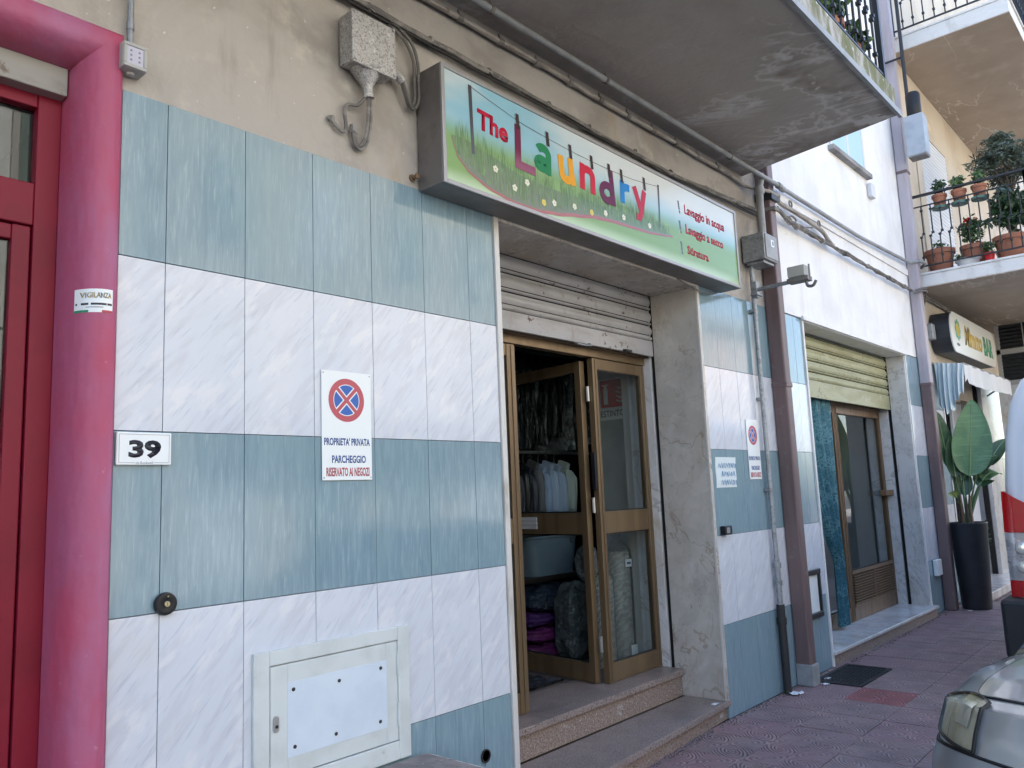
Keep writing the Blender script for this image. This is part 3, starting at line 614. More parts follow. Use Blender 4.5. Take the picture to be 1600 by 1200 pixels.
# ---- balcony over the laundry
ZB = 4.055
bal = B().prism([(-6, -1.27, ZB), (4.57, -1.27, ZB), (4.79, .02, ZB), (-6, .02, ZB)], (0, 0, .012)).build('balcony_soffit', 'underside', la)
B().prism([(-6, -1.262, ZB+.0125), (4.575, -1.262, ZB+.0125), (4.785, .005, ZB+.0125), (-6, .005, ZB+.0125)], (0, 0, .19)).build('balcony_slab', 'slab_edge', la, bevel=.006)
B().box(-6, 4.60, -1.285, -1.262, ZB-.012, ZB+.03).build('drip_edge', 'grey_pvc', la)
def railing(parent, x0, x1, y0, y1, zf, h=1.0, step=.13, mat='iron_black', posts=True, name='railing'):
    a, b = Vector((x0, y0, zf)), Vector((x1, y1, zf)); d = b-a; L = d.length; u = d.normalized(); pn = u.cross(Vector((0, 0, 1)))
    bb = B()
    def bar(z, hw, hh): bb.obox(a+d/2+Vector((0, 0, z)), u*L/2, pn*hw, Vector((0, 0, hh)))
    bar(h, .026, .012); bar(h-.14, .010, .007); bar(.09, .012, .008)
    for t in ((0, L) if posts else (L,)): bb.obox(a+u*t+Vector((0, 0, h/2)), u*.018, pn*.018, Vector((0, 0, h/2)))
    rail = bb.build(name, mat, parent)
    # one baluster: straight bar with a Z-shaped jog and small bosses, shared by every copy
    me = B()
    pts = [Vector((0, 0, .09)), Vector((0, 0, .46)), u*.03+Vector((0, 0, .50)), u*.03+Vector((0, 0, h-.14))]
    me.tube(pts, .0085, 5)
    for zz, ox in ((.2, 0), (.46, 0), (.50, .03), (h-.2, .03)): me.obox(u*ox+Vector((0, 0, zz)), u*.015, pn*.015, Vector((0, 0, .012)))
    me = me.mesh('baluster', mat)
    n = int(L/step)
    for i in range(1, n): inst('baluster', me, rail, a+u*(i*L/n))
    return rail
railing(la, 1.2, 4.52, -1.21, -1.21, ZB+.2, 1.02)
railing(la, 4.52, 4.70, -1.21, -.03, ZB+.2, 1.02, posts=False)

# ================================================================== WHITE BUILDING
wb = thing('white_building', 'white rust-streaked building above a shop with a pale yellow shutter', 'building', (7.2, 0, 0))
B2 = B(); B2.box(5.002, 9.35, .004, .5, 3.0, TOP+.8); B2.build('upper_wall', 'white_plaster', wb)
B().box(5.002, 5.735, .022, .5, 0, 3.0).build('backing_wall', 'grout', wb); B().box(8.775, 9.35, .022, .5, 0, 3.0).build('backing_wall', 'grout', wb)
B().box(5.002, 9.35, .5, 9, 3.2, TOP+.8).build('upper_storeys', 'room_wall', wb)
tile_wall([5.003, 5.30, 5.55, 5.733], wb); tile_wall([8.777, 9.03, 9.35], wb)
B().box(5.735, 5.765, -.013, .5, 0, 3.0).build('reveal', 'white_trim', wb, bevel=.003)
B().box(8.735, 8.765, -.004, .195, .12, 3.0).build('reveal', 'reveal_marble_pale', wb, bevel=.003)
B().box(8.766, 8.78, -.013, .02, .0, 3.0).build('reveal_edge', 'white_trim', wb)
B().box(8.735, 8.775, .235, .5, .12, 3.0).build('reveal', 'reveal_marble_pale', wb, bevel=.003)
B().box(8.762, 8.774, .196, .234, .12, 3.0).build('shutter_channel', 'black_gap', wb)
B().box(5.765, 8.735, -.013, .19, 2.965, 2.998).build('soffit', 'white_trim', wb, bevel=.003)
B().box(5.72, 8.80, -.035, -.0135, 2.972, 3.012).build('lintel_edge', 'white_trim', wb, bevel=.003)
B().prism([(5.74, -.035, .095), (8.80, -.075, .095), (8.80, .42, .095), (5.74, .42, .095)], (0, 0, .03)).build('step_tread', 'reveal_marble_pale', wb, bevel=.004)
B().prism([(5.745, -.012, 0), (8.79, -.05, 0), (8.79, .4, 0), (5.745, .4, 0)], (0, 0, .094)).build('step_riser', 'granite_riser', wb)
s2 = shutter(5.768, 8.733, .21, [2.345, 2.52, 2.60, 2.625, 2.71, 2.735, 2.83, 2.855, 2.95, 2.96], 'yellow_shutter', wb)
D2 = .36
f2 = B(); f2.box(5.766, 8.734, D2-.03, D2+.03, 2.33, 2.42).build('door_head', 'brown_wood', wb, bevel=.003)
leaf('door_leaf', wb, lambda u, d, z: Vector((5.78+u, D2+d, z)), 1.50, .127, 2.33, None, mat='brown_wood', bottom=.14, glassm='dark_glass', thick=.05)
l2 = leaf('door_leaf', wb, lambda u, d, z: Vector((7.30+u, D2+d, z)), 1.43, .127, 2.33, None, mat='brown_wood', stile=.05, bottom=.14, glassm='dark_glass', thick=.05)
lv = B().box(7.35, 8.68, D2-.010, D2+.02, .267, .62).build('louvre_panel', 'black_gap', wb)
for k in range(2):
    for i in range(11):
        x0 = 7.38+k*.65; z = .29+i*.027
        B().prism([(x0, D2-.034, z), (x0, D2-.013, z+.006), (x0, D2-.013, z+.016), (x0, D2-.034, z+.010)], (.61, 0, 0)).build('slat', 'brown_wood', lv)
lf = B(); lf.box(7.35, 8.68, D2-.034, D2-.012, .588, .625); lf.box(7.35, 8.68, D2-.034, D2-.012, .262, .285); lf.box(8.005, 8.025, D2-.033, D2-.012, .285, .588); lf.build('louvre_frame', 'brown_wood', wb)
B().box(8.45, 8.74, D2-.10, D2-.03, 1.36, 1.42).build('door_bolt', 'brown_wood', wb, bevel=.004)
r2b = B(); r2b.box(5.3, 9.2, 2.6, 2.7, 0, 3.2); r2b.box(5.75, 5.8, .5, 2.6, 0, 3.2); r2b.box(9.1, 9.2, .5, 2.6, 0, 3.2); r2b.box(7.6, 7.95, 1.1, 1.25, 0, 3.1); r2b.build('room_wall', 'room_wall', wb)
B().box(5.3, 9.2, .5, 2.7, 3.1, 3.2).build('room_ceiling', 'room_wall', wb); B().box(5.3, 9.2, .45, 2.7, .05, .12).build('room_floor', 'room_floor', wb)
# window in the white wall above
wn = B(); wn.box(6.9, 8.1, -.06, .02, 4.93, 4.985).build('window_sill', 'kerb_stone', wb, bevel=.005)
wf = B(); wf.box(6.95, 7.0, -.012, .01, 4.99, 6.6); wf.box(8.0, 8.05, -.012, .01, 4.99, 6.6); wf.box(7.0, 8.0, -.01, .01, 6.54, 6.6); wf.box(7.47, 7.53, -.01, .01, 4.99, 6.54)
wfo = wf.build('window_frame', 'blind_white', wb, bevel=.003)
for x0 in (7.0, 7.53): B().box(x0, x0+.47, -.006, .002, 4.99, 6.54).build('pane', 'window_blue', wfo)
B().box(5.0, 9.35, -.012, .003, 4.02, 4.10).build('string_course', 'white_plaster', wb, bevel=.003)

# ================================================================== BEIGE BUILDING WITH THE BAR
be = thing('beige_building', 'beige building with two balconies above a bar with an awning', 'building', (11.5, 0, 0))
b = B(); b.box(9.352, 22, .006, .5, 2.985, TOP+1.5); b.build('upper_wall', 'cream_plaster', be)
B().box(9.352, 10.25, .022, .5, 0, 2.985).build('backing_wall', 'grout', be); B().box(13.45, 22, .022, .5, 0, 2.985).build('backing_wall', 'grout', be)
B().box(9.352, 22, .5, 9, 3.2, TOP+1.5).build('upper_storeys', 'room_wall', be)
tile_wall([9.353, 9.65, 9.95, 10.25], be); tile_wall([13.45, 13.75, 14.05, 14.35], be)
B().box(10.25, 10.29, -.013, .5, 0, 2.985).build('reveal', 'white_trim', be, bevel=.003)
B().box(12.55, 13.45, -.006, .5, .1, 2.985).build('marble_pier', 'reveal_marble_pale', be, bevel=.004)
B().box(12.50, 12.545, .05, .12, .1, 2.9).build('shutter_channel', 'black_gap', be)
B().box(10.3, 13.5, -.30, .5, 0.0, .10).build('step', 'reveal_marble_pale', be, bevel=.006)
B().box(11.5, 12.49, .18, .22, .105, 2.6).build('door_panel', 'white_panel', be, bevel=.004)
B().box(10.3, 11.49, .35, .36, .105, 2.6).build('door_pane', 'dark_glass', be)
B().box(10.29, 12.5, .1, .4, 2.6, 2.98).build('lintel', 'cream_plaster', be)
rr = B(); rr.box(10.2, 13, 3, 3.1, 0, 3); rr.box(10.25, 10.29, .5, 3, 0, 3.1); rr.box(12.6, 12.7, .5, 3, 0, 3.1); rr.box(10.2, 12.7, .5, 3.1, 3.0, 3.1); rr.build('room_wall', 'room_wall', be)
for x in (10.8, 11.3): B().box(x, x+.05, .30, .35, .105, 2.6).build('door_post', 'louvre_frame', be)
def slab(z, h, x0, x1, y1, edge):
    B().box(x0, x1, y1, .004, z, z+.01).build('balcony_soffit', 'underside_tan', be)
    B().box(x0, x1, y1, .003, z+.0105, z+h).build('balcony_slab', edge, be, bevel=.006)
    B().box(x0-.012, x1, y1-.02, .0, z+h+.0005, z+h+.028).build('balcony_nosing', 'pale_edge', be, bevel=.004)
slab(3.885, .16, 9.52, 16, -1.36, 'pale_edge'); slab(7.12, .20, 9.72, 16, -1.36, 'pale_edge')
railing(be, 9.56, 9.56, -.04, -1.31, 4.074, 1.0, .105)
railing(be, 9.56, 13.0, -1.31, -1.31, 4.074, 1.0, .12)
railing(be, 9.76, 9.76, -.04, -1.31, 7.35, 1.0, .12)
railing(be, 9.76, 13.0, -1.31, -1.31, 7.35, 1.0, .12)
# window recess with the white roller blind over the pots balcony
rc = B(); rc.box(10.35, 10.62, -.012, .004, 4.09, 6.55); rc.box(12.05, 12.35, -.012, .004, 4.09, 6.55); rc.box(10.62, 12.05, -.014, .004, 6.38, 6.55); rc.build('window_surround', 'cream_plaster', be, bevel=.004)
bl = B().box(10.62, 12.05, -.002, .004, 4.09, 6.38).build('roller_blind', 'blind_white', be)
for i in range(40):
    z = 4.10+i*.057
    B().prism([(10.625, -.003, z), (10.625, -.011, z+.012), (10.625, -.011, z+.042), (10.625, -.003, z+.052)], (1.42, 0, 0)).build('slat', 'blind_white', bl)
# louvred screen closing the bar front at its far end
ls = B(); X = 13.3
for (y0, y1, z0, z1) in ((-.14, -.20, 2.95, 4.0), (-.86, -.92, 2.95, 4.0), (-.14, -.92, 3.93, 4.0), (-.14, -.92, 3.42, 3.50), (-.14, -.92, 2.93, 3.0)): ls.box(X, X+.06, y0, y1, z0, z1)
lso = ls.build('louvre_screen', 'louvre_frame', be, bevel=.003)
for za in (3.0, 3.5):
    for i in range(7):
        z = za+.02+i*.058; B().prism([(X+.01, -.2, z), (X+.045, -.2, z+.035), (X+.05, -.2, z+.03), (X+.015, -.2, z-.005)], (0, -.66, 0)).build('louvre', 'louvre_dark', lso)
    B().box(X+.055, X+.058, -.2, -.86, za, za+.43).build('backing', 'louvre_dark', lso)
    B().box(X+.0, X+.008, -.52, -.535, za, za+.43).build('mullion', 'louvre_frame', lso)
B().box(X+.02, X+.3, -.1, -.95, .1, 2.93).build('side_pier', 'reveal_marble_pale', be, bevel=.004)

# ================================================================== THE LAUNDRY SIGN
sg = thing('shop_sign', 'long light box sign with coloured hanging letters over the laundry door', 'sign', (2.7, -.09, 2.97))
SY = -.17; SX0, SX1, SZ0, SZ1 = 1.20, 4.20, 2.97, 3.56
B().box(SX0, SX1, SY+.004, -.006, SZ0, SZ1).build('case', 'sign_case', sg, bevel=.004)
fr = B(); fw = .022
fr.box(SX0, SX0+fw, SY-.010, SY+.0035, SZ0, SZ1); fr.box(SX1-fw, SX1, SY-.010, SY+.0035, SZ0, SZ1)
fr.box(SX0+fw, SX1-fw, SY-.0098, SY+.0035, SZ0, SZ0+fw); fr.box(SX0+fw, SX1-fw, SY-.0098, SY+.0035, SZ1-fw, SZ1)
fr.build('frame', 'sign_frame', sg, bevel=.003)
B().box(SX0+fw, SX1-fw, SY-.002, SY+.0036, SZ0+fw, SZ1-fw).build('face', 'sign_face', sg)
FY = SY-.0021
def strip(name, pts, mat, y=FY, th=.0004):      # flat print: polygon in XZ on the sign
    return B().poly([(x, y-th, z) for x, z in pts]).build(name, mat, sg)
def lerp_curve(P, x):
    for (a, za), (b_, zb) in zip(P[:-1], P[1:]):
        if a <= x <= b_:
            t = (x-a)/(b_-a); t = t*t*(3-2*t)*.5+t*.5; return za+(zb-za)*t
    return P[-1][1]
low = [(1.262, 3.215), (1.29, 3.13), (1.38, 3.065), (1.52, 3.022), (1.70, 3.002), (1.86, 3.004), (2.04, 3.027), (2.22, 3.062), (2.40, 3.095), (2.6, 3.112), (2.73, 3.118), (2.95, 3.128), (3.17, 3.15), (3.26, 3.165)]
top = [(1.262, 3.22), (1.35, 3.225), (1.5, 3.20), (1.75, 3.155), (2.0, 3.15), (2.4, 3.17), (2.8, 3.195), (3.05, 3.19), (3.18, 3.172), (3.26, 3.166)]
hb = B(); N = 60
for i in range(N):
    a = 1.262+(3.26-1.262)*i/N; c = 1.262+(3.26-1.262)*(i+1)/N
    hb.quad((a, FY-.0003, lerp_curve(low, a)), (c, FY-.0003, lerp_curve(low, c)), (c, FY-.0003, max(lerp_curve(low, c)+.0005, lerp_curve(top, c))), (a, FY-.0003, max(lerp_curve(low, a)+.0005, lerp_curve(top, a))))
hb.build('printed_hill', 'print_hill', sg)
gb = B(); rg = random.Random(3)
for i in range(760):
    x = rg.uniform(1.29, 3.22); z0 = lerp_curve(low, x); z1 = max(z0, lerp_curve(top, x)); zb = rg.uniform(z0+.006, max(z0+.01, z1)); h = rg.uniform(.04, .125); s_ = rg.uniform(-.016, .016)
    if x > 3.05: h *= .6
    y = FY-.0005-rg.random()*.0004
    gb.tri((x-.0028, y, zb), (x+.0028, y, zb), (x+s_, y, zb+h))
gb.build('printed_grass', 'print_grass', sg)['kind'] = 'stuff'
rb = B()
for i in range(N):
    a = 1.262+(3.26-1.262)*i/N; c = 1.262+(3.26-1.262)*(i+1)/N; wa = .009+.010*math.sin(math.pi*i/N); wc = .009+.010*math.sin(math.pi*(i+1)/N)
    rb.quad((a, FY-.0011, lerp_curve(low, a)-wa), (c, FY-.0011, lerp_curve(low, c)-wc), (c, FY-.0011, lerp_curve(low, c)+.001), (a, FY-.0011, lerp_curve(low, a)+.001))
rb.build('printed_edge_line', 'print_redline', sg)
strip('printed_post', [(1.384, 3.515), (1.408, 3.515), (1.415, 3.165), (1.394, 3.165)], 'print_grey_post', th=.0013)
strip('printed_post', [(3.106, 3.475), (3.126, 3.475), (3.115, 3.185), (3.098, 3.185)], 'print_grey_post', th=.0013)
lineP = [(1.40, 3.508), (1.72, 3.452), (1.88, 3.437), (2.15, 3.422), (2.35, 3.418), (2.52, 3.418), (2.7, 3.422), (2.88, 3.434), (3.115, 3.462)]
lb = B(); lp = smooth_path([(x, FY-.0014, z) for x, z in lineP], 5)
for p, q in zip(lp[:-1], lp[1:]): lb.quad((p.x, p.y, p.z-.0016), (q.x, q.y, q.z-.0016), (q.x, q.y, q.z+.0016), (p.x, p.y, p.z+.0016))
lb.build('printed_clothesline', 'print_grey_post', sg)
text('lettering_the', 'The', 1.44, 1.665, 3.302, 3.408, FY-.0006, 'print_red', sg, off=.035, rot=R(-3))
def stroke(bb, pts, wd, y):           # one continuous flat band along a path
    pts = [Vector((p[0], 0, p[1])) for p in pts]; L_, R_ = [], []
    for i, p in enumerate(pts):
        t_ = (pts[min(i+1, len(pts)-1)]-pts[max(i-1, 0)]).normalized(); n_ = Vector((-t_.z, 0, t_.x))
        L_.append(p+n_*wd/2); R_.append(p-n_*wd/2)
    n0 = len(bb.v)
    for l_, r_ in zip(L_, R_): bb.v += [(l_.x, y, l_.z), (r_.x, y, r_.z)]
    for i in range(len(pts)-1): bb.f.append((n0+2*i, n0+2*i+1, n0+2*i+3, n0+2*i+2))
def glyph(ch, x0, x1, z0, z1, mat, rot):
    W_ = x1-x0; H_ = z1-z0; h = .5; k = .047                    # stroke width in metres
    e = lambda cx_, cz_, rx, rz, a0, a1, n=14: [(cx_+rx*math.cos(R(a0+(a1-a0)*i/n)), cz_+rz*math.sin(R(a0+(a1-a0)*i/n))) for i in range(n+1)]
    if ch == 'L': P_ = [[(k/2, 0), (k/2, H_)], [(k, k/2), (W_, k/2)]]
    elif ch == 'a': P_ = [[(W_-k/2, 0), (W_-k/2, H_*.62)]+e(W_*.5, H_*.64, W_*.5-k/2, H_*.36-k/2, 0, 150), e(W_*.45, H_*.29, W_*.45-k/2, H_*.29-k/2, 0, 360, 22)]
    elif ch == 'u': P_ = [[(k/2, H_)]+e(W_*.46, H_*.36, W_*.46-k/2, H_*.36-k/2, 180, 360)+[(W_*.92-k/2, H_*.5), (W_*.92-k/2, H_)], [(W_*.92-k/2, H_*.5), (W_-k/2, 0)]]
    elif ch == 'n': P_ = [[(k/2, 0), (k/2, H_)], [(k/2, H_*.5)]+e(W_*.5, H_*.62, W_*.5-k/2, H_*.38-k/2, 180, 0)+[(W_-k/2, 0)]]
    elif ch == 'd': P_ = [[(W_-k/2, 0), (W_-k/2, H_)], e(W_*.5, H_*.32, W_*.5-k/2, H_*.32-k/2, 0, 360, 22)]
    elif ch == 'r': P_ = [[(k/2, 0), (k/2, H_)], e(W_*.72, H_*.52, W_*.72-k/2, H_*.44-k/2, 180, 75)]
    elif ch == 'y': P_ = [[(k/2, H_), (W_*.55, H_*.36)], [(W_-k*.5, H_), (W_*.58, H_*.28), (W_*.45, H_*.10), (W_*.22, k*.5)]]
    bb = B(); cx_, cz_ = (x0+x1)/2, (z0+z1)/2
    for i, pts in enumerate(P_):
        q = []
        for px, pz in pts:
            du, dt = x0+px-cx_, z0+pz-cz_; q.append((cx_+du*math.cos(rot)-dt*math.sin(rot), cz_+du*math.sin(rot)+dt*math.cos(rot)))
        stroke(bb, q, k, FY-.0019-i*.0003)
    bb.build('letter', mat, sg)
LET = [('L', 1.715, 1.875, 3.185, 3.425, 'print_burgundy'), ('a', 1.868, 2.01, 3.222, 3.385, 'print_green'), ('u', 2.075, 2.222, 3.215, 3.372, 'print_orange'), ('n', 2.265, 2.412, 3.222, 3.378, 'print_red'),
       ('d', 2.448, 2.605, 3.195, 3.415, 'print_purple'), ('r', 2.668, 2.785, 3.245, 3.385, 'print_blue'), ('y', 2.80, 2.962, 3.175, 3.385, 'print_crimson')]
pegx = [1.742, 1.985, 2.185, 2.385, 2.56, 2.69, 2.945]
for (ch, a, c, z0, z1, mt), px in zip(LET, pegx):
    glyph(ch, a, c, z0, z1, mt, R({'L': -1.5, 'a': -3, 'u': 4, 'n': -3, 'd': 4, 'r': -2, 'y': -1}[ch]))
    zt = lerp_curve(lineP, px); strip('printed_peg', [(px-.008, zt-.048), (px+.016, zt-.048), (px+.010, zt+.032), (px-.014, zt+.034)], 'print_dark', th=.0036)
for x, z, m_ in ((1.56, 3.135, 'print_cream'), (1.70, 3.075, 'print_cream'), (1.80, 3.13, 'print_cream'), (2.02, 3.075, 'print_cream'), (1.93, 3.055, 'print_yellow'), (2.2, 3.10, 'print_cream'), (2.36, 3.105, 'print_yellow'), (2.50, 3.135, 'print_cream'), (2.69, 3.155, 'print_cream'), (2.98, 3.17, 'print_cream')):
    fb = B()
    for k in range(5):
        a = k*2*math.pi/5+x*9; fb.poly([(x+.011*math.cos(a)+.009*math.cos(t*1.05), FY-.0015-k*.00004, z+.011*math.sin(a)+.009*math.sin(t*1.05)) for t in range(6)])
    fb.build('printed_flower', m_, sg)
text('service_line', 'Lavaggio in acqua', 3.44, 4.01, 3.340, 3.425, FY-.0003, 'print_crimson', sg, off=.024)
text('service_line', 'Lavaggio a secco', 3.44, 3.975, 3.205, 3.288, FY-.0003, 'print_crimson', sg, off=.024)
text('service_line', 'Stiratura', 3.445, 3.735, 3.082, 3.142, FY-.0003, 'print_crimson', sg, off=.024)
for z in (3.432, 3.295, 3.152):
    strip('printed_peg', [(3.352, z), (3.374, z), (3.380, z-.062), (3.362, z-.062)], 'print_dark'); strip('printed_peg', [(3.364, z-.066), (3.380, z-.066), (3.383, z-.086), (3.367, z-.086)], 'print_dark')

# ================================================================== SIGNS ON THE WALL
def no_parking(label, x0, x1, z0, z1, y=-.004):
    t = thing('parking_sign', label, 'sign', ((x0+x1)/2, y, z0), 'private parking signs on the tiles')
    B().box(x0, x1, y-.003, y, z0, z1).build('plate', 'plate_white', t, bevel=.001)
    cx, cz, r = (x0+x1)/2-.002, z0+(z1-z0)*.735, (x1-x0)*.36; yy = y-.0032
    def disc(r0, r1, mat, d, name):
        bb = B(); n = 40
        for k in range(n):
            a, c = 2*math.pi*k/n, 2*math.pi*(k+1)/n
            if r0 == 0: bb.tri((cx, yy-d, cz), (cx+r1*math.cos(a), yy-d, cz+r1*math.sin(a)), (cx+r1*math.cos(c), yy-d, cz+r1*math.sin(c)))
            else: bb.quad((cx+r0*math.cos(a), yy-d, cz+r0*math.sin(a)), (cx+r1*math.cos(a), yy-d, cz+r1*math.sin(a)), (cx+r1*math.cos(c), yy-d, cz+r1*math.sin(c)), (cx+r0*math.cos(c), yy-d, cz+r0*math.sin(c)))
        bb.build(name, mat, t)
    disc(r*.73, r, 'road_sign_red', .0002, 'red_ring')
    for q in range(4):                                   # four blue sectors between the cross
        bb = B(); a0 = q*90+45+12; n = 10; rr_ = r*.69; ins = r*.20
        mid = R(q*90+90); c0 = (cx+ins*math.cos(mid), cz+ins*math.sin(mid))
        pts = [c0]+[(cx+rr_*math.cos(R(a0+66*i/n)), cz+rr_*math.sin(R(a0+66*i/n))) for i in range(n+1)]
        bb.poly([(a, yy-.0002, b_) for a, b_ in pts]); bb.build('blue_sector', 'road_sign_blue', t)
    for s_ in (1, -1):
        u = Vector((math.cos(R(45*s_)), 0, math.sin(R(45*s_)))); v = Vector((-u.z, 0, u.x)); c = Vector((cx, yy-.0003-(.0001 if s_ > 0 else 0), cz)); hw = r*.085
        B().quad(c-u*r*.74-v*hw, c+u*r*.74-v*hw, c+u*r*.74+v*hw, c-u*r*.74+v*hw).build('red_bar', 'road_sign_red', t)
    W = x1-x0; H = z1-z0
    text('lettering', "PROPRIETA' PRIVATA", x0+W*.04, x1-W*.04, z0+H*.315, z0+H*.385, yy, 'ink_blue', t, off=.028, extr=.0004)
    text('lettering', 'PARCHEGGIO', x0+W*.19, x1-W*.13, z0+H*.155, z0+H*.225, yy, 'ink_blue', t, off=.028, extr=.0004)
    text('lettering', 'RISERVATO AI NEGOZI', x0+W*.08, x1-W*.06, z0+H*.035, z0+H*.115, yy, 'ink_red', t, off=.028, extr=.0004)
    for a, c in ((x0+.008, z0+.01), (x1-.008, z0+.01), (x0+.008, z1-.01), (x1-.008, z1-.01)): B().lathe([(.0028, -.001), (.0028, .0)], (a, yy-.0005, c), 8, 'Y').build('screw', 'ink_grey', t)
no_parking('white private parking sign with no-stopping disc left of the laundry door', .642, .892, 1.626, 2.072)
no_parking('white private parking sign with no-stopping disc beside the grey conduit', 4.455, 4.66, 1.582, 2.035)
hn = thing('house_number', 'white house number plate 39 beside the pink portal', 'sign', (-.065, -.004, 1.686))
B().box(-.157, .026, -.014, -.003, 1.686, 1.795).build('plate', 'plate_white', hn, bevel=.004)
text('numerals', '39', -.118, -.010, 1.709, 1.769, -.0142, 'ink_black', hn, off=.045, extr=.0006)
lb = B(); y = -.0146
for a, c, z0, z1 in ((-.149, .018, 1.787, 1.7882), (-.149, -.1478, 1.694, 1.788), (.0168, .018, 1.694, 1.788), (-.149, -.098, 1.694, 1.6952), (-.034, .018, 1.694, 1.6952)): lb.box(a, c, y, y+.0006, z0, z1)
lb.build('border_line', 'ink_grey', hn); text('street_name', 'via Rockwell', -.095, -.037, 1.690, 1.698, -.0142, 'ink_grey', hn, extr=.0004)
# sticker bent round the pink moulding
def pm_pt(x, z, d=.0015):
    o = XR-x
    for (a, ya), (b_, yb) in zip(prof[1:-1], prof[2:]):
        if a <= o <= b_ and b_ > a: return Vector((x, ya+(yb-ya)*(o-a)/(b_-a)-d, z))
    return Vector((x, -.03, z))
stk = thing('sticker', 'small white sticker with gold lettering on the pink moulding', 'sticker', (-.235, -.04, 2.178))
S0, S1 = -.281, -.19
B().grid(lambda u, v: pm_pt(S0+(S1-S0)*u, 2.178+.078*v), 10, 2).build('sheet', 'plate_white', stk, smooth=True)
def stick_strip(name, u0, u1, v0, v1, mat): B().grid(lambda u, v: pm_pt(S0+(S1-S0)*(u0+(u1-u0)*u), 2.178+.078*(v0+(v1-v0)*v), .0022), 8, 1).build(name, mat, stk, smooth=True)
stick_strip('green_stripe', .0, .28, .0, .1, 'ink_green'); stick_strip('red_stripe', .64, 1., .0, .1, 'ink_red'); stick_strip('black_rule', .02, .97, .31, .40, 'ink_black')
tx = text('lettering', 'VIGILANZA', S0+.008, S1-.005, 2.226, 2.244, -.0405, 'ink_gold', stk, off=.02, extr=.0005)
for v in tx.data.vertices: p = pm_pt(v.co.x+ORG[stk.name].x, v.co.z+ORG[stk.name].z, .0022); v.co.y = p.y-ORG[stk.name].y
stick_strip('small_print', .22, .68, .20, .235, 'ink_grey')
# paper note
nt_ = thing('paper_note', 'pale handwritten paper note taped to the tiles right of the laundry door', 'note', (4.08, -.003, 1.53))
B().grid(lambda u, v: (3.935+.31*u-.01*(1-v), -.003-.006*math.sin(u*3.1)*v-.002*math.sin(v*7), 1.53+.215*v), 8, 6).build('sheet', 'paper', nt_, smooth=True, solid=.0006)
rn = random.Random(11); sb = B()
for row, (a, c, z) in enumerate(((3.96, 4.22, 1.685), (4.0, 4.19, 1.625), (3.99, 4.20, 1.565))):
    x = a
    while x < c:
        wl = rn.uniform(.02, .034); ph = rn.uniform(0, 6)
        pts = [(x+wl*t/10+.006*math.sin(t*.9+ph), -.0125, z+.016*math.sin(t*1.3+ph)+.006*rn.uniform(-1, 1)) for t in range(11)]
        sb.tube(smooth_path(pts, 2), .0011, 4); x += wl+.008
sb.build('handwriting', 'ink_pen', nt_)

# ================================================================== SMALL THINGS ON THE FRONT
cb = thing('wall_cabinet', 'pale green metal meter cabinet with screwed cover low on the tiles', 'cabinet', (.70, 0, .48))
f = B(); f.box(.338, .402, -.016, -.001, .485, 1.012); f.box(1.004, 1.066, -.016, -.001, .485, 1.012); f.box(.402, 1.004, -.0155, -.001, .958, 1.012); f.box(.402, 1.004, -.0155, -.001, .485, .558); f.build('frame', 'cabinet_paint', cb, bevel=.003)
dr = B(); dr.box(.406, .478, -.013, -.001, .562, .954); dr.box(.942, 1.001, -.013, -.001, .562, .954); dr.box(.478, .942, -.0127, -.001, .886, .954); dr.box(.478, .942, -.0127, -.001, .562, .625)
dro = dr.build('door', 'cabinet_paint', cb, bevel=.002)
B().box(.476, .944, -.0145, -.0128, .623, .888).build('cover_sheet', 'cabinet_sheet', dro, bevel=.0006)
for x, z in ((.501, .860), (.706, .852), (.911, .862), (.905, .655), (.689, .659), (.506, .657)): B().lathe([(.007, 0), (.007, -.003), (.004, -.004)], (x, -.0145, z), 10, 'Y').build('screw', 'ink_black', dro)
for z in (.865, .662): B().tube([(1.003, -.017, z-.045), (1.003, -.017, z+.045)], .0075, 8).build('hinge', 'cabinet_paint', cb)
B().prism([(x, -.013, z) for x, z in arc(.427, .77, .011, 0, 180)+arc(.427, .735, .011, 180, 360)], (0, -.006, 0)).build('lock_plate', 'metal_lock', cb)
B().lathe([(.006, 0), (.006, -.003)], (.428, -.019, .745), 10, 'Y').build('keyhole', 'ink_black', cb)
kn = thing('key_switch', 'round black key switch with metal lock on the lower tiles', 'switch', (.015, 0, 1.228))
B().lathe([(.036, -.001), (.038, -.012), (.035, -.022), (.028, -.024), (.014, -.020), (.0, -.020)], (.015, 0, 1.228), 28, 'Y').build('rosette', 'black_plastic', kn, smooth=True)
B().lathe([(.0095, -.018), (.0095, -.026), (.008, -.027)], (.015, 0, 1.228), 14, 'Y').build('lock_cylinder', 'brass', kn); B().box(.0142, .0158, -.0285, -.0268, 1.223, 1.234).build('key_slot', 'ink_black', kn)
B().lathe([(.0025, -.022), (.0025, -.025)], (.018, 0, 1.252), 8, 'Y').build('screw', 'brass', kn)
vh = thing('vent_pipe', 'dark round pipe opening low in the green tiles by the laundry door', 'pipe', (1.519, 0, .365))
B().lathe([(.030, -.0025), (.030, -.008), (.024, -.008), (.023, -.002)], (1.519, 0, .365), 20, 'Y').build('rim', 'black_rubber', vh, smooth=True)
B().lathe([(.0235, -.003), (.0, -.003)], (1.519, 0, .365), 20, 'Y').build('bore', 'black_gap', vh)
kb = tag(B().box(3.93, 4.03, -.045, -.002, 1.205, 1.265).build('door_buzzer', 'black_plastic', org=(3.98, 0, 1.205), bevel=.006), 'small black buzzer box under the paper note', 'buzzer')
B().box(3.945, 3.99, -.048, -.0455, 1.215, 1.255).build('button', 'metal_lock', kb)
sw = thing('switch_box', 'small grey socket box on the plaster at the portal corner', 'socket box', (-.145, 0, 3.03))
